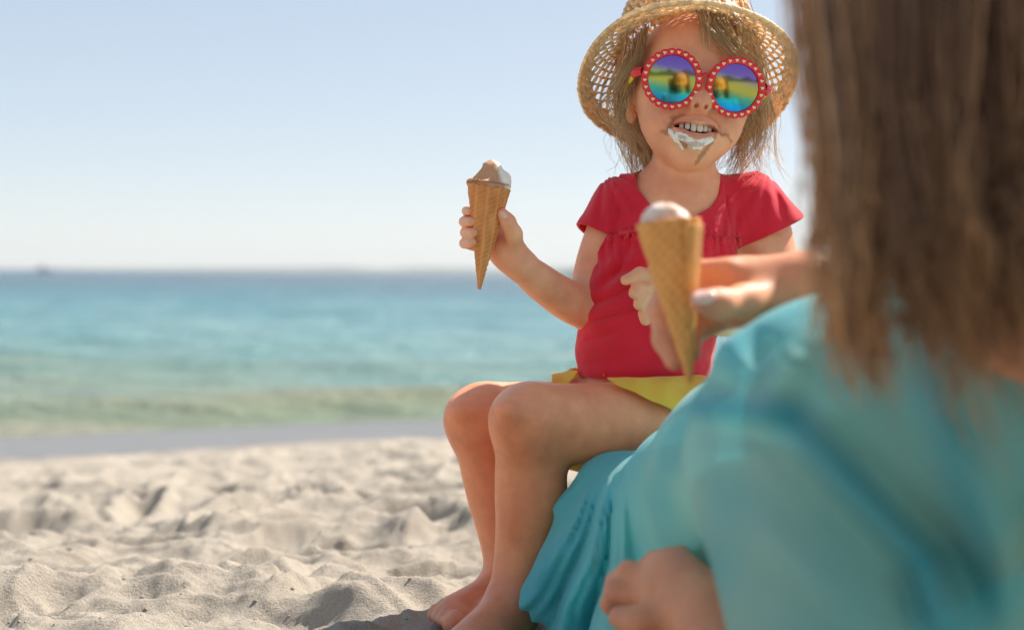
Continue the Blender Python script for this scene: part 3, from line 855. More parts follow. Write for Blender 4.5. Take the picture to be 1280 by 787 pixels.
sm.disp(lambda p: 0.0005 * fbm(p.astype(np.float64) * 500, 2, 9), 0.001)
V, Q = mesh_field(sm, 0.0008)
sme = mesh_from('ice_cream_smear', V, Q); q = head_local(V)
tt = np.tile((0.95, 0.86, 0.76), (len(V), 1)); nn = fbm(q * 0.16, 3, 2)
tt = blend(tt, np.clip(nn * 2.2 - 0.35, 0, 0.6), (0.42, 0.24, 0.14)); set_color(sme, tt)
tag(obj('ice_cream_smear', sme, attr_mat('melted_ice_cream', 0.5, 0.25, sss=0.25, nb=0.3), girl), 'white melted ice cream smeared over lower lip and chin')

# ---- red top
def seg_px(px, py, a, b):
    dx, dy = b[0] - a[0], b[1] - a[1]; t = ((px - a[0]) * dx + (py - a[1]) * dy) / (dx * dx + dy * dy)
    tc_ = np.clip(t, 0, 1); return np.hypot(px - a[0] - tc_ * dx, py - a[1] - tc_ * dy), tc_
YOKE = lambda px: 293 + 0.00035 * (px - 835) ** 2 + 0.02 * (px - 835)
CREASES = [((738, 384), (800, 352), 6, 2.2), ((737, 401), (852, 372), 5, 1.8), ((745, 372), (780, 330), 7, 1.6), ((762, 345), (850, 318), 7, 1.2), ((905, 300), (870, 370), 8, 1.6),
           ((730, 425), (790, 410), 6, 1.3), ((728, 452), (850, 440), 9, 1.2), ((790, 300), (770, 350), 6, 1.2), ((906, 262), (900, 300), 6, 0.9), ((925, 240), (914, 305), 5, 0.8), ((775, 250), (765, 300), 6, 0.8)]
def top_disp(p):
    p = p.astype(np.float64); px, py, d = proj(p); front = np.clip((1.54 - d) / 0.04, 0, 1)
    o = 0.0022 * fbm(p * 24, 3, 21)
    yk = YOKE(px); below = py - yk; body = (px > 742) & (px < 925)
    gath = np.sin(px * 0.62 + 1.5 * vnoise(p * 90, 5)) * np.exp(-np.clip(below, 0, 999) / 26) * (below > 0)
    o = o + front * body * (0.0017 * gath - 0.0022 * np.exp(-((below) / 1.7) ** 2)
                            + 0.0022 * np.exp(-((below - 5) / 3.2) ** 2) * (1 + 0.6 * np.sin(px * 0.9)) + 0.0016 * np.exp(-((below + 4.5) / 2.6) ** 2) * (1 + 0.5 * np.sin(px * 0.9 + 1.2)))
    for a, b_, w, am in CREASES:
        dd, t = seg_px(px, py, a, b_); win = np.sin(np.clip(t, 0.02, 0.98) * math.pi) ** 0.6
        o = o + front * win * am * 0.0017 * (-1.5 * np.exp(-(dd / w) ** 2) + 0.9 * np.exp(-((dd - w * 1.7) / w) ** 2))
    # gathered puffs of the short sleeves
    for sx, sy in ((757, 240), (958, 235)):
        an = np.arctan2(px - sx, py - sy + 25); rr = np.hypot(px - sx, py - sy)
        o = o + 0.0017 * np.sin(an * 15) * np.exp(-((rr - 30) / 24) ** 2)
    dd, t = seg_px(px, py, (905, 236), (916, 312)); o = o - 0.0016 * np.exp(-(dd / 2.0) ** 2) * front
    dd, t = seg_px(px, py, (772, 232), (752, 296)); o = o - 0.0012 * np.exp(-(dd / 2.0) ** 2) * front
    return o
t_ = Field()
t_.ell(chest, (0.077, 0.090, 0.061), TO, 0.025).ell(P(816, 375, 1.50), (0.0705, 0.074, 0.0625), TO, 0.03).ell(P(808, 418, 1.50), (0.0625, 0.07, 0.066), TO, 0.03)
t_.ell(P(805, 462, 1.503), (0.0655, 0.045, 0.070), TO, 0.03)
t_.cone(P(846, 252, 1.505), P(780, 264, 1.505), 0.0335, 0.029, 0.02)
t_.cone(P(846, 252, 1.505), P(935, 262, 1.515), 0.0335, 0.030, 0.02)
t_.chain([P(776, 262, 1.503), P(752, 290, 1.495)], [0.0305, 0.0275], 0.016)
t_.chain([P(938, 262, 1.515), P(966, 292, 1.508)], [0.035, 0.036], 0.018)
t_.disp(top_disp, 0.009)
V, Q = mesh_field(t_, 0.0017)
Vd = V.astype(np.float64); px, py, d = proj(Vd)
hem_c = P(792, 470, 1.45); up_ax = TO[:, 1]
hem = (Vd - P(720, 471, 1.47)) @ np.array([-0.02, 0.06, 1.0]) * 1.0 + 0.0012 * np.sin(px * 0.11)
# neckline: an ellipse round the neck axis
nc_ = P(848, 216, 1.475); ax = np.array([0.05, -0.50, 0.86]); ax /= np.linalg.norm(ax)
q = Vd - nc_; al = q @ ax; side = np.cross(ax, np.array([0, 1.0, 0])); side /= np.linalg.norm(side); oth = np.cross(ax, side)
neck = np.hypot((q @ side) / 0.0455, (q @ oth) / 0.050) - 1
neck = np.where((al > -0.06), neck, 1.0) * 0.045
# sleeve openings
def cutpl(p0, nrm): nrm = np.array(nrm, float); nrm /= np.linalg.norm(nrm); return -(Vd - p0) @ nrm
sr = np.where((px < 762 - np.clip(py - 292, 0, 99) * 0.55) & (py < 335), cutpl(P(738, 287, 1.49), P(728, 330, 1.49) - P(772, 250, 1.50)), 1)
a1, a2 = P(916, 312, 1.49), P(1001, 272, 1.49); nrm = np.cross(a2 - a1, np.array([0.15, 1.0, 0.1])); nrm = nrm if nrm[2] < 0 else -nrm
sl_ = np.where(((Vd - P(912, 300, 1.5)) @ TO[:, 0] > 0.0), cutpl(a1, nrm), 1)
gmask = np.minimum.reduce([hem, neck, sr, sl_])
V2, T2 = clip_mesh(Vd, Q, gmask)
RED = cloth_mat('red_jersey', (0.82, 0.024, 0.050), 1100, 0.12, vary=0.08)
shirt = obj('shirt', mesh_from('shirt', V2, T2), RED, girl)
md = shirt.modifiers.new('thick', 'SOLIDIFY'); md.thickness = 0.0018; md.offset = 0.6
# hem bands along the open edges
def boundary_loops(T):
    E = np.concatenate([T[:, [0, 1]], T[:, [1, 2]], T[:, [2, 0]]]); k = np.sort(E, 1)
    key = k[:, 0].astype(np.int64) * (T.max() + 1) + k[:, 1]; u, inv, cnt = np.unique(key, return_inverse=True, return_counts=True)
    be = E[cnt[inv] == 1]; nxt = dict(zip(be[:, 0].tolist(), be[:, 1].tolist())); loops = []
    while nxt:
        s, n_ = next(iter(nxt.items())); lp_ = [s]; del nxt[s]
        while n_ in nxt: lp_.append(n_); n_ = nxt.pop(n_)
        if len(lp_) > 40: loops.append(lp_)
    return loops
for lp_ in boundary_loops(T2):
    c = V2[lp_]
    for _ in range(6): c = (np.roll(c, 1, 0) + 2 * c + np.roll(c, -1, 0)) / 4
    c = c[::2]
    v, f = tubes(c[None], np.full((1, len(c)), 0.0017), 6, closed=True)
    obj('hem', mesh_from('hem', v, f), RED, shirt)
# little bow at the yoke
bw = Field(); bc = P(787, 288, 1.428)
def shirt_front(px, py):
    dd = np.linspace(1.36, 1.52, 321); pp = np.stack([P(px, py, q) for q in dd]); v = fval(t_, pp); return pp[np.argmax(v < 0)]
bc = shirt_front(788, 289) - _f * 0.003
for s in (-1, 1):
    bw.cone(bc, bc + _R * s * 0.008 + _U * 0.003 * s * 0.5, 0.0018, 0.0042, 0.002)
    bw.cone(bc, bc + _R * s * 0.005 - _U * 0.007, 0.0016, 0.0022, 0.001)
bw.ell(bc - _f * 0.0015, 0.0028, None, 0.001)
V, Q = mesh_field(bw, 0.0008); obj('bow', mesh_from('bow', V, Q), plain_mat('bow_satin', (0.65, 0.012, 0.035), 0.35), shirt)

# ---- yellow shorts
s_ = Field()
s_.ell(pelvis, (0.075, 0.060, 0.071), TO, 0.03).ell(P(803, 478, 1.505), (0.064, 0.03, 0.067), TO, 0.02)
w = [P(845, 528, 1.457), P(790, 528, 1.428), P(735, 528, 1.40)]; s_.chain(w, [R_(65, 1.457), R_(60.5, 1.43), R_(57, 1.40)], 0.02)
w = [P(778, 528, 1.56), P(720, 526, 1.525), P(670, 524, 1.50)]; s_.chain(w, [R_(58, 1.56), R_(55, 1.525), R_(51, 1.50)], 0.02)
def sh_disp(p):
    p = p.astype(np.float64); px, py, d = proj(p)
    return 0.0011 * np.sin(px * 0.16 + py * 0.05 + 2 * vnoise(p * 30, 3)) + 0.001 * fbm(p * 45, 2, 7)
s_.disp(sh_disp, 0.004)
V, Q = mesh_field(s_, 0.0019); Vd = V.astype(np.float64); px, py, d = proj(Vd)
near = (Vd - pelvis) @ np.array([0.25, -1.0, 0]) > 0.005
e1, e2 = P(742, 468, 1.36), P(862, 524, 1.36); nn_ = np.cross(e2 - e1, np.array([0.0, 1.0, 0.0])); nn_ = nn_ if nn_[2] > 0 else -nn_
g1 = np.where(near, (Vd - e1) @ (nn_ / np.linalg.norm(nn_)) + 0.0005 * np.sin(px * 0.18), (px - 690) * 0.0008)
g2 = (P(800, 470, 1.43) - Vd) @ np.array([0, 0, 1.0])
V2, T2 = clip_mesh(Vd, Q, np.minimum(g1, g2))
shorts = obj('shorts', mesh_from('shorts', V2, T2), cloth_mat('yellow_cotton', (0.96, 0.60, 0.07), 1100, 0.2, vary=0.06), girl)
md = shorts.modifiers.new('thick', 'SOLIDIFY'); md.thickness = 0.0016; md.offset = 0.5

# ---- the girl's hair
def hair_obj(name, locks, material, parent, dark, light, seed, sides=3, spread=(-0.18, 0.28)):
    Vs, Fs, Cs, off = [], [], [], 0; rr = np.random.default_rng(seed)
    for L_, R__ in locks:
        v, f = tubes(L_, R__, sides); Vs.append(v); Fs.append(f + off); off += len(v)
        m_ = rr.random((L_.shape[0], 1, 1, 1)) ** 1.3
        t = np.linspace(0, 1, L_.shape[1])[None, :, None, None]
        m_ = np.clip(m_ * 0.7 + 0.25 * t + rr.uniform(*spread), 0, 1)
        c = np.array(dark) * (1 - m_) + np.array(light) * m_
        Cs.append(np.broadcast_to(c, (L_.shape[0], L_.shape[1], sides, 3)).reshape(-1, 3))
    me = mesh_from(name, np.concatenate(Vs), np.concatenate(Fs)); set_color(me, np.concatenate(Cs))
    return obj(name, me, material, parent)
HAIRM = hair_mat('hair', None, None)
def hp(*pts): return [P(*p) for p in pts]
LK = []
def add(guide, count, n=16, rr=0.006, rt=0.006, wave=0.003, th=0.00042):
    # a few sub-locks so the hair clumps instead of fanning out evenly
    q = np.random.default_rng(len(LK) + 900); k = max(1, count // 14)
    for j in range(k):
        sh0 = q.normal(size=3) * rr; sh1 = q.normal(size=3) * rt * 1.3; m = len(guide)
        gd = [np.asarray(p) + sh0 * (1 - i / (m - 1)) + sh1 * (i / (m - 1)) + q.normal(size=3) * wave * 0.8 * (i > 0) for i, p in enumerate(guide)]
        LK.append(lock(gd, max(1, count // k), n, rr * 0.45, rt * 0.35, wave * 0.8, th, len(LK) + 100, 0.6))
# fringe swept over the forehead to the image right
add(hp((876, 8, 1.435), (890, 36, 1.42), (906, 58, 1.418), (922, 74, 1.425)), 60, rr=0.006, rt=0.007, wave=0.002)
add(hp((885, 10, 1.435), (902, 36, 1.425), (922, 62, 1.43), (940, 92, 1.445)), 80, rr=0.007, rt=0.008, wave=0.002)
add(hp((900, 10, 1.44), (918, 40, 1.43), (934, 80, 1.445), (938, 140, 1.46), (932, 185, 1.475)), 90, rr=0.008, rt=0.008)
add(hp((910, 18, 1.455), (930, 60, 1.46), (939, 120, 1.475), (938, 175, 1.49), (954, 220, 1.495)), 90, rr=0.009, rt=0.012, wave=0.004)
add(hp((920, 40, 1.47), (934, 100, 1.49), (936, 160, 1.505), (920, 205, 1.50), (905, 228, 1.49)), 90, rr=0.010, rt=0.012, wave=0.004)
add(hp((895, 60, 1.53), (912, 130, 1.535), (908, 180, 1.53), (896, 215, 1.515)), 120, rr=0.014, rt=0.014, wave=0.004)
add(hp((935, 90, 1.48), (946, 150, 1.485), (940, 195, 1.49), (958, 226, 1.49)), 60, rr=0.008, rt=0.012, wave=0.006, th=0.0003)
# image-left temple and side
add(hp((806, 30, 1.435), (795, 62, 1.445), (786, 105, 1.455), (780, 140, 1.468), (790, 165, 1.462)), 45, rr=0.004, rt=0.006, wave=0.004)
add(hp((798, 40, 1.45), (788, 80, 1.465), (776, 125, 1.482), (786, 168, 1.485), (802, 208, 1.478)), 60, rr=0.006, rt=0.007, wave=0.004)
add(hp((795, 60, 1.475), (782, 105, 1.495), (782, 150, 1.505), (794, 190, 1.495), (804, 214, 1.485)), 60, rr=0.007, rt=0.007, wave=0.004)
add(hp((805, 60, 1.45), (775, 105, 1.46), (765, 135, 1.465), (800, 155, 1.43), (832, 163, 1.412)), 16, rr=0.006, rt=0.006, wave=0.004, th=0.0003)
add(hp((806, 110, 1.53), (798, 160, 1.535), (808, 205, 1.53), (830, 225, 1.53)), 90, rr=0.014, rt=0.012, wave=0.004)
for k, a in enumerate(np.linspace(-0.85, 0.85, 9)):                      # back of the head
    c = lambda ang, y, r: H(r * math.sin(ang), y, -14 - r * math.cos(ang))
    add([c(a, 60, 52), c(a, 20, 76), c(a, -30, 72), c(a * 0.9, -75, 56), c(a * 0.8, -108, 48)], 70, rr=0.010, rt=0.008, wave=0.004, th=0.0005)
# flyaways
for k in range(26):
    s = 1 if k % 3 else -1
    x0 = (925 if s > 0 else 795) + random.uniform(-15, 15); y0 = random.uniform(60, 150)
    add(hp((x0, y0, 1.47), (x0 + s * random.uniform(5, 22), y0 + 40, 1.47), (x0 + s * random.uniform(0, 30), y0 + 75, 1.47), (x0 + s * random.uniform(-8, 40), min(y0 + 110, 232), 1.475)), 2, rr=0.004, rt=0.007, wave=0.006, th=0.00024)
for k in range(8):
    add(hp((860 + 8 * k, 5, 1.43), (872 + 8 * k, 36, 1.415), (883 + 7 * k, 58, 1.412), (890 + 7 * k, 74, 1.41)), 3, rr=0.003, rt=0.005, wave=0.003, th=0.00026)
hair_obj('hair', LK, HAIRM, girl, (0.50, 0.29, 0.125), (1.0, 0.76, 0.43), 3)

# ------------------------------------------------------------------ straw hat
hat_axis = rotm(4, 29, 3)             # columns: right, up (crown axis), out of face
hat_c = H(-5, 47, -10)
hat = empty('straw_hat', hat_c, 'openwork natural straw sun hat with downturned brim, pushed back on a child\'s head', 'hat')
HATS = 0.95
prof = HATS * np.array([(0, 92), (22, 91.5), (45, 88), (62, 78), (72, 60), (77.5, 35), (80, 12), (82, 0), (88, -5.5), (98, -11.5), (108, -17.5), (117, -23.5), (121.5, -27), (124, -31)], float) * 0.001
ps = np.concatenate([[0], np.cumsum(np.linalg.norm(np.diff(prof, axis=0), axis=1))])
def hat_pt(th, s, out=0.0):
    r = np.interp(s, ps, prof[:, 0]); h = np.interp(s, ps, prof[:, 1])
    e = 0.001; dr = np.interp(s + e, ps, prof[:, 0]) - np.interp(s - e, ps, prof[:, 0]); dh = np.interp(s + e, ps, prof[:, 1]) - np.interp(s - e, ps, prof[:, 1])
    n = np.hypot(dr, dh) + 1e-9; r = r - dh / n * out; h = h + dr / n * out
    flare = np.clip((s - ps[7]) / (ps[-1] - ps[7]), 0, 1)
    h = h + flare * 0.006 * np.cos(th - math.pi / 2) * 1.0 + flare * 0.003 * np.sin(3 * th + 1)       # brim a little up at the front
    r = r * (1 + 0.035 * np.cos(2 * th + math.pi)) 
    loc = np.stack([r * np.cos(th), h, r * np.sin(th)], -1)
    return hat_c + loc @ hat_axis.T
def row(s0, amp, waves, phase, rad, n, out=0.0, knot=0.0, seed=0, radial=0.0):
    th = np.linspace(0, 2 * math.pi, n, endpoint=False); rr = np.random.default_rng(seed)
    s = s0 + amp * np.cos(waves * th + phase) + 0.0004 * np.interp(th, np.linspace(0, 2 * math.pi, 90), rr.normal(size=90))
    L_ = hat_pt(th, s, out + radial * np.sin(waves * th + phase))
    return L_[None], (rad * (1 + knot * np.sin(waves * 2 * th + phase * 1.7) + 0.12 * np.interp(th, np.linspace(0, 6.2832, 200), rr.normal(size=200))))[None]
def build_rows(name, rows, material, parent, light, seed):
    Vs, Fs, Cs, off = [], [], [], 0; rr = np.random.default_rng(seed)
    for L_, R__ in rows:
        v, f = tubes(L_, R__, 6, closed=True); Vs.append(v); Fs.append(f + off); off += len(v)
        n = L_.shape[1]; c = 1 + 0.16 * np.interp(np.arange(n), np.linspace(0, n, 150), rr.normal(size=150)) + 0.05 * rr.normal(size=n)
        Cs.append(np.repeat(np.array(light)[None] * np.clip(c, 0.45, 1.35)[:, None], 6, 0))
    me = mesh_from(name, np.concatenate(Vs), np.concatenate(Fs)); set_color(me, np.concatenate(Cs)); return obj(name, me, material, parent)
STRAW = attr_mat('straw', 0.6, 0.35, trans=0.28, nb=0.5, nscale=700)
strawc = (0.95, 0.70, 0.40)
s_brim0, s_end = ps[7], ps[-1]
rows = [row(s, 0, 60, 0, 0.0022, 260, 0, 0.25, k) for k, s in enumerate(np.arange(0.004, 0.05, 0.0036))]
build_rows('crown_top', rows, STRAW, hat, strawc, 1)
rows = []; nrow = 14; ss = np.linspace(0.052, s_brim0 - 0.002, nrow)
for k, s in enumerate(ss): rows.append(row(s, 0.0019, 52, math.pi * (k % 2), 0.00155, 520, 0, 0.2, k + 20, 0.0007))
build_rows('crown_side', rows, STRAW, hat, strawc, 2)
rows = []; s_band = s_end - 0.0165
ss = np.linspace(s_brim0 + 0.001, s_band, 7)
for k, s in enumerate(ss): rows.append(row(s, 0.0030, 38, math.pi * (k % 2), 0.0015, 560, 0, 0.2, k + 50, 0.0008))
build_rows('brim', rows, STRAW, hat, strawc, 3)
rows = [row(s, 0.0003, 70, k * 2.1, 0.0017, 420, 0, 0.3, k + 80, 0.0004) for k, s in enumerate(np.arange(s_band, s_end + 0.001, 0.0023))]
build_rows('brim_edge', rows, STRAW, hat, (0.96, 0.72, 0.43), 4)

# ------------------------------------------------------------------ sunglasses
gl = empty('sunglasses', H(0, -4, 90), 'round red sunglasses with scalloped heart-dotted rims and rainbow mirror lenses', 'sunglasses')
REDP = plain_mat('red_plastic', (0.78, 0.012, 0.03), 0.22, 0.5); YEL = plain_mat('yellow_plastic', (0.92, 0.70, 0.02), 0.3); CREAM = plain_mat('heart_paint', (0.95, 0.74, 0.36), 0.4)
mm, nt, b, N, L = mat('mirror_lens')
at = N.new('ShaderNodeAttribute'); at.attribute_name = 'tint'; L.new(at.outputs['Color'], b.inputs['Base Color'])
b.inputs['Metallic'].default_value = 1.0; b.inputs['Roughness'].default_value = 0.11
nn2 = noise_node(nt, 120, 2); bump(nt, nn2.outputs[0], b, 0.02, 0.0004)
MIR = mm
NS = 24
def ring_prof(cx, cy, zc, tilt):
    """rim of one lens in head units; returns transform (u,v,w)->world with slight wrap"""
    a = math.radians(tilt); ca, sa = math.cos(a), math.sin(a); cb, sb = math.cos(0.21), math.sin(0.21)      # wrap and downward slant
    return lambda u, v, w: HO + (np.stack([cx + u * ca + (w * cb + v * sb) * sa, cy + v * cb - w * sb, zc - u * sa + (w * cb + v * sb) * ca], -1) * 0.001 * HS) @ HM.T
for s in (-1, 1):
    T_ = ring_prof(s * 34.5, -3.5, 88, s * 5)
    n = NS * 12; th = np.arange(n) / n * 2 * math.pi
    ro = 31.2 + 1.5 * np.sqrt(np.abs(np.sin(NS / 2 * th)))
    sec = [(0.0, -1.6), (0.0, 1.2), (0.6, 1.8), (None, 1.9), (None, 1.2), (None, -1.2), (None, -1.8), (0.6, -1.9)]
    loops = []
    for i, (dr, w_) in enumerate(sec):
        r = 25.4 + dr if dr is not None else (ro if i in (4, 5) else ro - 0.7)
        r = r * np.ones(n)
        loops.append(T_(r * np.cos(th), r * np.sin(th), np.full(n, w_)))
    V = np.stack(loops, 1); k = len(sec); I, J = np.meshgrid(np.arange(n), np.arange(k), indexing='ij')
    f = np.stack([I * k + J, ((I + 1) % n) * k + J, ((I + 1) % n) * k + (J + 1) % k, I * k + (J + 1) % k], -1).reshape(-1, 4)
    rim = obj('rim', mesh_from('rim', V.reshape(-1, 3), f[:, ::-1]), REDP, gl)
    # hearts printed in relief on the rim
    ht = np.linspace(0, 2 * math.pi, 20, endpoint=False)
    hx = 16 * np.sin(ht) ** 3 / 17; hy = (13 * np.cos(ht) - 5 * np.cos(2 * ht) - 2 * np.cos(3 * ht) - np.cos(4 * ht)) / 17
    for q in range(NS):
        a = (q + 0.5) / NS * 2 * math.pi
        cx_, cy_ = 28.9 * math.cos(a), 28.9 * math.sin(a); sz = 2.15
        V = np.concatenate([T_(cx_ + hx * sz, cy_ + hy * sz, np.full(20, 1.7)), T_(cx_ + hx * sz * 0.93, cy_ + hy * sz * 0.93, np.full(20, 2.35))])
        side_f = [(i, (i + 1) % 20, 20 + (i + 1) % 20, 20 + i) for i in range(20)]
        obj('heart', mesh_from('heart', V, [np.array(side_f), np.arange(20, 40)[None]], False), CREAM, rim)
    # domed mirror lens
    rr_ = np.linspace(0, 1, 15)[1:]; tl = np.linspace(0, 2 * math.pi, 64, endpoint=False)
    A, B_ = np.meshgrid(rr_, tl, indexing='ij'); u, v_ = 25.9 * A * np.cos(B_), 25.9 * A * np.sin(B_)
    w_ = 2.6 * (1 - A ** 2) - 0.2
    V = np.concatenate([T_(np.array([0.0]), np.array([0.0]), np.array([2.4])), T_(u.ravel(), v_.ravel(), w_.ravel())])
    I, J = np.meshgrid(np.arange(13), np.arange(64), indexing='ij'); J2 = (J + 1) % 64
    f = np.stack([1 + I * 64 + J, 1 + (I + 1) * 64 + J, 1 + (I + 1) * 64 + J2, 1 + I * 64 + J2], -1).reshape(-1, 4)
    f3 = np.array([(0, 1 + j, 1 + (j + 1) % 64) for j in range(64)])
    me = mesh_from('lens', V, [f, f3])
    vy = np.concatenate([[0], v_.ravel()]) / 25.9 + 0.10 * np.concatenate([[0], u.ravel()]) / 25.9
    st = [-1, -0.72, -0.4, -0.1, 0.2, 0.5, 1]
    cs = np.array([(0.03, 0.22, 0.75), (0.03, 0.42, 0.78), (0.10, 0.55, 0.40), (0.55, 0.62, 0.12), (0.50, 0.55, 0.20), (0.34, 0.20, 0.58), (0.36, 0.18, 0.66)])
    set_color(me, np.stack([np.interp(vy, st, cs[:, q]) * 0.72 for q in range(3)], -1))
    obj('lens', me, MIR, gl)
    # hinge and temple
    V = []
    pts = np.array([(s * 66, 2, 84), (s * 71, 2, 80), (s * 72.5, 2, 66)]); v, f = tubes((HO + (pts * 0.001 * HS) @ HM.T)[None], np.array([[0.0042, 0.0046, 0.0042]]), 8)
    obj('hinge', mesh_from('hinge', v, f), REDP, gl)
    pts = catmull([(s * 72.5, 2, 68), (s * 73, 2, 40), (s * 72.5, 3, 5), (s * 71, -12, -22)], 16)
    tw = HO + (pts * 0.001 * HS) @ HM.T
    upv, sdv = HM[:, 1] * 0.0036, HM[:, 0] * 0.0012
    V = np.stack([tw + upv + sdv, tw - upv + sdv, tw - upv - sdv, tw + upv - sdv], 1); I, J = np.meshgrid(np.arange(15), np.arange(4), indexing='ij')
    f = np.stack([I * 4 + J, (I + 1) * 4 + J, (I + 1) * 4 + (J + 1) % 4, I * 4 + (J + 1) % 4], -1).reshape(-1, 4)
    obj('temple', mesh_from('temple', V.reshape(-1, 3), [f, np.array([[0, 1, 2, 3], [60, 61, 62, 63]])], False), YEL, gl)
pts = catmull([(-6, 1, 89), (-3, 5, 90.5), (0, 6, 91), (3, 5, 90.5), (6, 1, 89)], 14); v, f = tubes((HO + (pts * 0.001 * HS) @ HM.T)[None], np.full((1, 14), 0.0016), 8)
obj('bridge', mesh_from('bridge', v, f), REDP, gl)

# ------------------------------------------------------------------ ice cream cones
def wafer_cone(root, top, tip, r_top, light, dark, turn=0.0, wraps=1.22):
    ax = tip - top; Lc = np.linalg.norm(ax); ax /= Lc
    e1 = np.cross(ax, np.array([0, 1.0, 0])); e1 /= np.linalg.norm(e1); e2 = np.cross(ax, e1)
    nu, nv = 300, 190
    U_, V_ = np.meshgrid(np.linspace(0, wraps, nu), np.linspace(0, 1, nv), indexing='ij')
    th = U_ * 2 * math.pi + turn; yv = V_ * Lc * (1 - 0.0) - (1 - V_) * 0.004 * np.sin(U_ * 5)
    r0 = r_top * (1 - V_ * 0.965)
    lat = U_ * 2 * math.pi * r_top * (1 - 0.75 * V_)                       # arc length
    gl_ = 0.0072
    a = lat * 0.78 + yv * 0.78; b_ = lat * 0.78 - yv * 0.78
    rid = np.maximum(np.exp(-(((a / gl_) % 1 - 0.5) / 0.13) ** 2), np.exp(-(((b_ / gl_) % 1 - 0.5) / 0.13) ** 2))
    jit = 0.0004 * fbm(np.stack([np.cos(th) * 3, np.sin(th) * 3, yv * 90], -1).reshape(-1, 3), 3, 4).reshape(th.shape)
    r = r0 + 0.0019 * U_ / wraps * (1 - 0.6 * V_) + 0.0012 * rid * (1 - 0.55 * V_) + jit * (1 - 0.7 * V_)
    cen = top + ax * yv[..., None]
    pts = cen + (np.cos(th)[..., None] * e1 + np.sin(th)[..., None] * e2) * r[..., None]
    # toothed outer edge of the rolled wafer
    I, J = np.meshgrid(np.arange(nu - 1), np.arange(nv - 1), indexing='ij')
    me = mesh_from('wafer', pts.reshape(-1, 3), grid_faces(nv, I, J))
    br = fbm(np.stack([np.cos(th) * 2.2, np.sin(th) * 2.2, yv * 55], -1).reshape(-1, 3), 4, 14)
    w_ = np.clip(0.28 + 0.36 * br + 0.55 * rid.ravel(), 0, 1)[:, None]
    set_color(me, np.array(dark) * (1 - w_) + np.array(light) * w_)
    o = obj('wafer', me, WAFER, root); md = o.modifiers.new('thick', 'SOLIDIFY'); md.thickness = 0.0016; md.offset = -1
    return o, ax, e1, e2
WAFER = attr_mat('wafer', 0.55, 0.3, trans=0.10, sss=0.0, nb=0.4, nscale=500)
SCOOP = attr_mat('ice_cream', 0.62, 0.22, sss=0.15, nb=0.5, nscale=330, nd=0.0012)

c1t, c1b = P(610.5, 232, CD), P(599, 361, CD - 0.004)
k1 = empty('ice_cream_cone', c1b, 'waffle cone with brown ice cream held up in the child\'s hand', 'ice cream', 'ice cream cones')
w1o, ax, e1, e2 = wafer_cone(k1, c1t, c1b, R_(25.5, CD), (0.95, 0.43, 0.145), (0.66, 0.25, 0.07), 1.2)
f_ = Field(); u1 = -ax
f_.ell(c1t + ax * 0.006, (0.0185, 0.0185, 0.012), np.stack([e1, e2, ax], 1), 0.004)
f_.cone(c1t - ax * 0.000, c1t + u1 * 0.014 + _R * 0.001, 0.0180, 0.0100, 0.005)
f_.ell(c1t + u1 * 0.0165 + _R * 0.0025, (0.0085, 0.008, 0.0055), None, 0.004)
f_.ell(c1t + u1 * 0.006 + _R * 0.011, (0.0105, 0.012, 0.009), None, 0.005)
f_.ell(c1t + u1 * 0.001 + _R * 0.014, (0.0075, 0.009, 0.0055), None, 0.003)
f_.chain([c1t + (math.cos(a) * e1 + math.sin(a) * e2) * 0.0185 + u1 * 0.0005 * math.sin(3 * a) for a in np.linspace(0, 6.2832, 14)], [0.0021 + 0.0006 * math.sin(5 * a) for a in np.linspace(0, 6.2832, 14)], 0.003)
f_.disp(lambda p: 0.0013 * fbm(p.astype(np.float64) * 190, 4, 2), 0.003)
V, Q = mesh_field(f_, 0.0010); me = mesh_from('scoop', V, Q)
q = V.astype(np.float64) - c1t; sx = q @ _R + 0.0035 * fbm(q * 120, 2, 8) + 0.35 * (q @ u1)
tt = np.tile((0.62, 0.33, 0.18), (len(V), 1)); tt = blend(tt, (sx - 0.0125) / 0.005, (0.94, 0.86, 0.75))  # brown ice cream; pale upper right is its sunlit side put into the colour
tt = blend(tt, np.clip(0.8 - np.abs((q @ u1) - 0.0008) / 0.0018, 0, 0.75), (0.16, 0.075, 0.045)); set_color(me, tt)
obj('scoop', me, SCOOP, k1)

MD = 0.965
c2t, c2b = P(836, 280, MD), P(862, 478, MD + 0.01)
k2 = empty('ice_cream_cone', c2b, 'waffle cone with pale scoop held out in an adult hand', 'ice cream', 'ice cream cones')
w2o, ax, e1, e2 = wafer_cone(k2, c2t, c2b, R_(38, MD), (0.96, 0.50, 0.16), (0.80, 0.36, 0.10), -0.15)
f_ = Field(); u1 = -ax
f_.ell(c2t + u1 * 0.001 - _R * 0.002, (0.0165, 0.0165, 0.0120), np.stack([e1, e2, ax], 1), 0.004)
f_.ell(c2t + u1 * 0.004 - _R * 0.004, (0.0120, 0.0125, 0.0095), None, 0.006)
f_.disp(lambda p: 0.0008 * fbm(p.astype(np.float64) * 150, 3, 12), 0.002)
V, Q = mesh_field(f_, 0.0014); me = mesh_from('scoop', V, Q)
q = V.astype(np.float64) - c2t; tt = np.tile((0.90, 0.76, 0.66), (len(V), 1)); tt = blend(tt, 0.4 + fbm(q * 90, 3, 6), (0.66, 0.45, 0.33)); set_color(me, tt)
obj('scoop', me, SCOOP, k2)

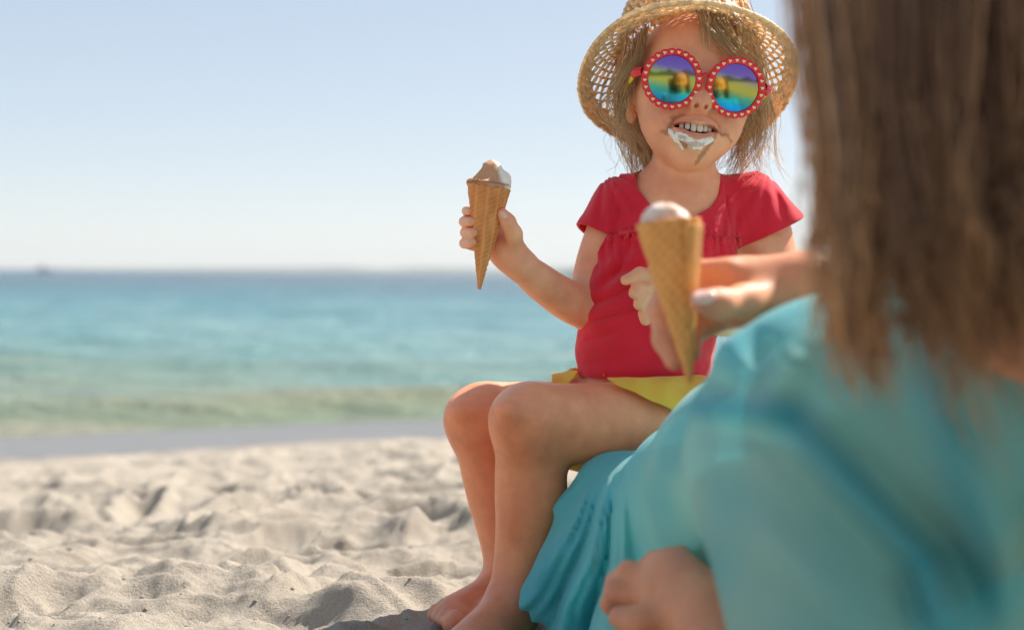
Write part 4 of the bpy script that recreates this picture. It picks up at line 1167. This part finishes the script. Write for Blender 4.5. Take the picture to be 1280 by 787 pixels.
# ------------------------------------------------------------------ the reclining woman, seen from behind
W3 = lambda *v: np.array(v, float)
woman = empty('person', (0.27, 1.15, 0.0), 'adult with long brown hair in sheer turquoise dress, reclining with back turned', 'person')
skin_w = np.array([0.76, 0.335, 0.18])
neck_b, pelv = W3(0.300, 0.79, 0.335), W3(0.275, 1.30, 0.115)
lsh, rsh = P(1006, 496, 0.875), W3(0.470, 0.80, 0.310)
lel = P(1010, 1095, 0.82); lwr = P(893, 778, 0.985)
rel = W3(0.455, 1.03, 0.190); rwr = P(1006, 362, 1.005)
m_ = Field()
TW = ori(pelv, neck_b, W3(1, 0, 0))
m_.ell((neck_b * 0.72 + pelv * 0.28), (0.135, 0.15, 0.085), TW, 0.05)
m_.ell((neck_b * 0.42 + pelv * 0.58), (0.112, 0.13, 0.085), TW, 0.05)
m_.ell(pelv, (0.150, 0.12, 0.105), TW, 0.06)
m_.cone(neck_b + W3(0, .02, -0.02), lsh + W3(0.015, 0, -0.02), 0.046, 0.036, 0.04); m_.cone(neck_b + W3(0, .02, -0.02), rsh, 0.050, 0.046, 0.04)
head_c = W3(0.288, 0.745, 0.515)
m_.cone(neck_b, head_c - W3(0, 0, 0.06), 0.050, 0.048, 0.03)
WM = rotm(180 + 12, 0, 4)                     # she looks away from the camera, towards the child
WH = lambda x, y, z: head_c + WM @ (np.array([x, y, z]) * 0.001)
def we(c, r, k, sub=False): m_.ell(WH(*c), np.array(r) * 0.001, WM, k * 0.001, sub)
we((0, 20, -10), (76, 92, 92), 5); we((0, -45, 30), (56, 66, 56), 25); we((0, -98, 58), (20, 15, 16), 20); we((0, 35, 40), (60, 50, 46), 25)
m_.cone(WH(0, 0, 82), WH(0, -34, 102), 0.008, 0.010, 0.012); we((0, -36, 102), (12, 9, 9), 6)
for s in (-1, 1):
    we((s * 36, -28, 62), (26, 22, 24), 20); we((s * 32, 2, 92), (20, 13, 12), 12, True); we((s * 32, 0, 72), (14, 12, 12), 4)
    we((s * 11, -38, 94), (7, 6, 8), 5); we((s * 76, -10, -8), (8, 30, 18), 6)
m_.chain([WH(-24, -64, 74), WH(0, -61, 88), WH(24, -64, 74)], [0.003, 0.005, 0.003], 0.004); m_.chain([WH(-24, -65, 74), WH(0, -72, 86), WH(24, -65, 74)], [0.003, 0.006, 0.003], 0.004)
# legs under the cloth
m_.chain([W3(0.195, 1.34, 0.105), W3(0.150, 1.56, 0.105), W3(0.150, 1.75, 0.115)], [0.088, 0.080, 0.058], 0.04)
m_.chain([W3(0.150, 1.75, 0.115), W3(0.165, 1.95, 0.07), W3(0.175, 2.13, 0.035)], [0.056, 0.052, 0.036], 0.03)
m_.chain([W3(0.355, 1.34, 0.105), W3(0.370, 1.56, 0.105), W3(0.385, 1.76, 0.13)], [0.088, 0.080, 0.058], 0.04)
m_.chain([W3(0.385, 1.76, 0.13), W3(0.395, 1.95, 0.08), W3(0.40, 2.14, 0.035)], [0.056, 0.052, 0.036], 0.03)
for x0 in (0.175, 0.40):
    m_.cone(W3(x0, 2.15, 0.03), W3(x0 - 0.01, 2.21, 0.13), 0.030, 0.024, 0.02)
    for i in range(5): m_.cone(W3(x0 - 0.03 + 0.014 * i, 2.215, 0.125), W3(x0 - 0.03 + 0.014 * i, 2.225, 0.160 - 0.004 * abs(i - 1)), 0.009, 0.0075, 0.006)
# left arm: elbow on the sand, forearm forward, loosely closed hand
m_.chain([lsh + W3(0.008, 0.004, -0.012), (lsh + lel) / 2 + W3(0.006, 0.004, 0), lel], [0.038, 0.040, 0.034], 0.03)
m_.chain([lel, lel * 0.62 + lwr * 0.38, lwr], [0.038, 0.041, 0.027], 0.03)
HD = 1.03
def ch(pts, k): chainpx(m_, pts, k)
hax = ori(P(880, 770, 1.0), P(812, 722, 1.05), W3(0.3, -0.5, 0.6))
m_.ell(P(846, 746, 1.022), (0.033, 0.040, 0.016), hax, 0.012)
m_.cone(lwr, P(846, 748, 1.02), 0.027, 0.026, 0.02)
ch([(868, 724, 1.02, 16), (851, 697, 1.045, 14.5), (836, 697, 1.07, 13), (838, 715, 1.09, 12)], 0.004)
ch([(846, 726, 1.025, 16), (820, 702, 1.05, 14.5), (806, 712, 1.075, 13), (812, 735, 1.085, 12)], 0.004)
ch([(826, 735, 1.03, 16), (786, 715, 1.05, 14.5), (770, 727, 1.075, 13), (782, 748, 1.08, 12)], 0.004)
ch([(822, 752, 1.03, 16), (770, 738, 1.045, 14.5), (764, 754, 1.065, 13), (778, 768, 1.07, 12)], 0.004)
ch([(838, 775, 1.01, 19), (800, 778, 1.00, 17), (775, 771, 1.01, 15)], 0.010)
# right arm reaching round in front, hand holding the cone out
m_.chain([rsh, (rsh + rel) / 2 + W3(0.01, 0, 0), rel], [0.047, 0.043, 0.036], 0.03)
m_.chain([rel, rel * 0.55 + rwr * 0.45, rwr], [0.038, 0.036, 0.0235], 0.03)
pax = ori(P(985, 362, 1.0), P(900, 352, 1.0), W3(0, 0.5, 1.0))
m_.ell(P(930, 366, 1.01), (0.025, 0.043, 0.0145), pax, 0.014)
m_.cone(rwr, P(940, 358, 1.005), 0.0230, 0.0175, 0.02)
ch([(910, 340, 1.002, 18), (868, 342, 1.012, 15.5), (836, 362, 1.012, 15), (828, 386, 0.998, 14)], 0.007)      # index, behind the cone
ch([(908, 358, 1.008, 17), (862, 362, 1.02, 15.5), (826, 388, 1.012, 15.5), (832, 424, 0.995, 15), (843, 450, 0.985, 13.5)], 0.007)   # middle: down the far side
ch([(912, 378, 1.012, 17), (872, 388, 1.022, 15), (842, 412, 1.016, 14.5), (852, 444, 0.998, 13)], 0.007)
ch([(920, 394, 1.012, 15), (888, 404, 1.02, 13), (864, 420, 1.015, 12.5), (866, 440, 1.0, 11)], 0.007)
ch([(968, 368, 0.995, 22), (930, 376, 0.968, 18.5), (898, 380, 0.945, 17), (876, 377, 0.935, 14.5)], 0.010)        # thumb
V, Q = mesh_field(m_, 0.0032)
me = mesh_from('body', V, Q); tint = np.tile(skin_w, (len(V), 1))
px, py, d = proj(V.astype(np.float64))
for tx, ty in ((843, 450), (758, 722), (765, 757), (851, 694), (880, 380)):
    tint = blend(tint, 0.5 * np.exp(-(((px - tx) / 16) ** 2 + ((py - ty) / 16) ** 2)) * (d > 0.9), (0.62, 0.24, 0.17))
set_color(me, tint); obj('body', me, skin_mat('skin_adult', 0.3, 0.55), woman)
nailm2 = plain_mat('pale_nail', (0.86, 0.58, 0.48), 0.22, 0.6)
o = nail('thumbnail', P(880, 369, 0.9268), W3(0.1, -0.8, 0.65), P(876, 377, 0.935) - P(898, 380, 0.945), 0.0058, 0.0085, woman); o.data.materials[0] = nailm2

# ---- sheer turquoise dress
dr_ = Field()
for op in (('a', neck_b * 0.72 + pelv * 0.28, (0.152, 0.165, 0.105)), ('b', neck_b * 0.42 + pelv * 0.58, (0.135, 0.145, 0.108)), ('c', pelv, (0.168, 0.14, 0.122))):
    dr_.ell(op[1], op[2], TW, 0.06)
dr_.cone(neck_b + W3(0, .02, -0.03), lsh + W3(0.012, 0, -0.014), 0.058, 0.048, 0.05); dr_.cone(neck_b + W3(0, .02, -0.03), rsh, 0.060, 0.058, 0.05)
chainpx(dr_, [(998, 506, 0.88, 104), (978, 590, 0.87, 106), (1012, 720, 0.85, 98), (1042, 830, 0.84, 92), (1040, 980, 0.83, 86)], 0.04)
dr_.chain([rsh, (rsh + rel) / 2 + W3(0.01, 0, 0), rel, rel * 0.75 + rwr * 0.25], [0.06, 0.058, 0.052, 0.046], 0.04)
chainpx(dr_, [(985, 560, 1.02, 120), (935, 600, 1.12, 105), (880, 640, 1.23, 88), (845, 670, 1.30, 86)], 0.06)
# lap and the cloth falling from it to the sand beside the child's leg
dr_.chain([W3(0.200, 1.33, 0.110), W3(0.155, 1.56, 0.100), W3(0.150, 1.70, 0.105)], [0.100, 0.088, 0.07], 0.05)
dr_.chain([W3(0.355, 1.33, 0.105), W3(0.370, 1.56, 0.105), W3(0.385, 1.76, 0.13)], [0.100, 0.090, 0.068], 0.05)
chainpx(dr_, [(800, 650, 1.345, 62), (775, 720, 1.335, 72), (760, 810, 1.32, 80)], 0.04)
chainpx(dr_, [(758, 600, 1.37, 27), (738, 652, 1.365, 35), (722, 730, 1.355, 40), (712, 805, 1.345, 44)], 0.035)
dr_.ell(P(1130, 760, 0.93), (0.08, 0.09, 0.09), None, 0.05)
chainpx(dr_, [(850, 700, 1.27, 80), (840, 800, 1.22, 105)], 0.05)
def dress_disp(p):
    p = p.astype(np.float64); px, py, d = proj(p)
    o = 0.0035 * fbm(p * 9, 3, 31)
    # pleats fanning from the gather under the child's knee
    ax_, ay_ = 776, 560
    an = np.arctan2(px - ax_, py - ay_) + 0.10 * vnoise(p * 14, 3); rr = np.hypot(px - ax_, py - ay_)
    lap = np.clip((d - 1.12) / 0.12, 0, 1) * np.clip((rr - 18) / 60, 0, 1) * (py > 570)
    ph = an * 17 + 1.6 * np.sin(an * 4.3 + 1) + 0.7
    pl = np.sin(ph) + 0.35 * np.sin(2.1 * ph + 1.0)
    o = o + lap * (0.0105 * pl * np.clip(1.15 - np.abs(an) / 1.5, 0, 1) * np.clip(rr / 150 - 0.12, 0, 1.1))
    o = o + lap * 0.0016 * np.sin(an * 58 + 5 * vnoise(p * 20, 9)) * np.clip(rr / 220, 0, 1) + lap * 0.0022 * fbm(p * 34, 3, 71)
    # drag folds of the loose sleeve and back
    nb = np.clip((1.10 - d) / 0.15, 0, 1)
    for a, b_, w_, am in (((872, 508), (980, 520), 16, 5), ((980, 520), (1150, 700), 20, 7), ((1150, 690), (1190, 800), 22, 7), ((1160, 480), (1235, 700), 24, 6), ((905, 420), (960, 520), 18, 3),
                          ((1000, 430), (960, 505), 20, 4), ((930, 640), (1080, 790), 26, 4), ((1230, 560), (1260, 790), 24, 5)):
        dd, t = seg_px(px, py, a, b_); win = np.sin(np.clip(t, 0.03, 0.97) * math.pi) ** 0.5
        o = o + nb * win * am * 0.0012 * (1.3 * np.exp(-(dd / w_) ** 2) - 0.6 * np.exp(-((dd - 1.9 * w_) / w_) ** 2))
    return o
dr_.disp(dress_disp, 0.022)
V, Q = mesh_field(dr_, 0.0031); Vd = V.astype(np.float64)
# openings: neck, cuffs; the rest of the hem lies on the sand
nk = np.hypot((Vd - neck_b) @ W3(1, 0, 0) / 0.046, (Vd - neck_b - W3(0, 0.01, 0.02)) @ W3(0, 1, 0) / 0.040) - 1; nk = np.where(Vd[:, 2] > 0.30, nk * 0.08, 1)
cl = np.where((Vd[:, 1] < 0.92) & (Vd[:, 0] < 0.26), Vd[:, 2] - 0.085, 1)
cr = np.where((Vd - rel) @ (rwr - rel) > 0, 0.08 - (Vd - rel) @ (rwr - rel) / np.linalg.norm(rwr - rel), 1)
sandc = Vd[:, 2] - (sand_z(Vd[:, 0], Vd[:, 1]) - 0.02)
V2, T2 = clip_mesh(Vd, Q, np.minimum.reduce([nk, cl, sandc]))
me = mesh_from('dress', V2, T2); px, py, d = proj(V2)
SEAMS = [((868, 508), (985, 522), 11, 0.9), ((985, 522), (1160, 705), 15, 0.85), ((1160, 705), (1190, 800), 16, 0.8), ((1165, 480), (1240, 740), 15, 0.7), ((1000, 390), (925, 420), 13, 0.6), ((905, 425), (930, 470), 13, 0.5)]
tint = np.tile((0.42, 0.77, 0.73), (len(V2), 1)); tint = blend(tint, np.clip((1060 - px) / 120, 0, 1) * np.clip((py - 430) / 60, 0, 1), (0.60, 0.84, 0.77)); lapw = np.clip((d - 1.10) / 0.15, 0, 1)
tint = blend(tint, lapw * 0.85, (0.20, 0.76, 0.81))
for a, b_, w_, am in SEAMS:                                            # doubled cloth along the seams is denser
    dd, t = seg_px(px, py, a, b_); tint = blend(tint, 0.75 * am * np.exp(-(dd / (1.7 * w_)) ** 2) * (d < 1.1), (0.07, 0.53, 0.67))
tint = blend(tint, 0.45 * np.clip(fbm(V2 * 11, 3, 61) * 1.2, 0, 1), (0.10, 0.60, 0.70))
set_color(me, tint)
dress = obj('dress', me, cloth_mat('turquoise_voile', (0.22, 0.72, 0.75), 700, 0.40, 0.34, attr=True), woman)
md = dress.modifiers.new('thick', 'SOLIDIFY'); md.thickness = 0.0012

# ---- her long hair
LK = []
for k in range(110):                                                   # back of the head, falling over the back towards the camera
    u = k / 109; a = -1.75 + 3.5 * u
    jit = random.uniform(-1, 1)
    root = WH(70 * math.sin(a), 95 + 6 * jit, -20 - 62 * math.cos(a))
    p1 = WH(92 * math.sin(a), 30, -24 - 98 * math.cos(a)); p2 = WH(100 * math.sin(a), -70, -26 - 112 * math.cos(a) + 8 * jit)
    p3 = WH(104 * math.sin(a) + 6 * jit, -118, -40 - 106 * math.cos(a)); p4 = WH(96 * math.sin(a) + 10 * jit, -180 + 34 * jit, -54 - 104 * math.cos(a))
    sh = W3(0, 0, 0)
    LK.append(lock([root + sh, p1 + W3(0.006 * jit, 0, 0), p2 + W3(0.008 * math.sin(k * 1.7), 0, 0), p3 + W3(0.010 * math.sin(k * 2.3 + 1), 0.004 * jit, 0), p4 + W3(0.012 * math.sin(k * 3.1), 0, 0)], 60, 18, 0.0065, 0.0055, 0.005, 0.0010, 500 + k, 0.6))
for (pts, cnt) in (([(1018, -40, 0.66), (1030, 90, 0.655), (1042, 220, 0.65), (1046, 330, 0.66), (1054, 430, 0.68)], 90), ([(1040, -60, 0.70), (1052, 120, 0.70), (1060, 270, 0.70), (1050, 400, 0.71), (1072, 470, 0.72)], 90),
                   ([(1060, -50, 0.64), (1072, 120, 0.63), (1082, 300, 0.63), (1088, 430, 0.65), (1098, 500, 0.67)], 120), ([(1120, -50, 0.63), (1120, 150, 0.62), (1140, 330, 0.62), (1150, 440, 0.64)], 120), ([(1190, -50, 0.63), (1185, 150, 0.62), (1195, 300, 0.62), (1205, 420, 0.64)], 120)):
    LK.append(lock(hp(*pts), cnt + 40, 16, 0.006, 0.006, 0.006, 0.0009, 700 + len(LK), 0.6))
hair_obj('hair', LK, HAIRM, woman, (0.26, 0.135, 0.07), (0.92, 0.55, 0.27), 9, spread=(-0.45, 0.45))

# ------------------------------------------------------------------ sea haze: one box of even air round everything
hz = bpy.data.materials.new('sea_haze'); hz.use_nodes = True; hn = hz.node_tree
hn.nodes.remove(hn.nodes['Principled BSDF'])
pv = hn.nodes.new('ShaderNodeVolumePrincipled'); pv.inputs['Color'].default_value = (0.86, 0.92, 0.97, 1); pv.inputs['Density'].default_value = 0.00007
hn.links.new(pv.outputs[0], hn.nodes['Material Output'].inputs['Volume'])
v, f = box((0, 5200, 68), (15000, 11400, 156))
hzo = obj('haze', mesh_from('haze', v, f, False), hz); tag(hzo, 'pale even sea haze over the whole beach and water', 'haze', kind='stuff')
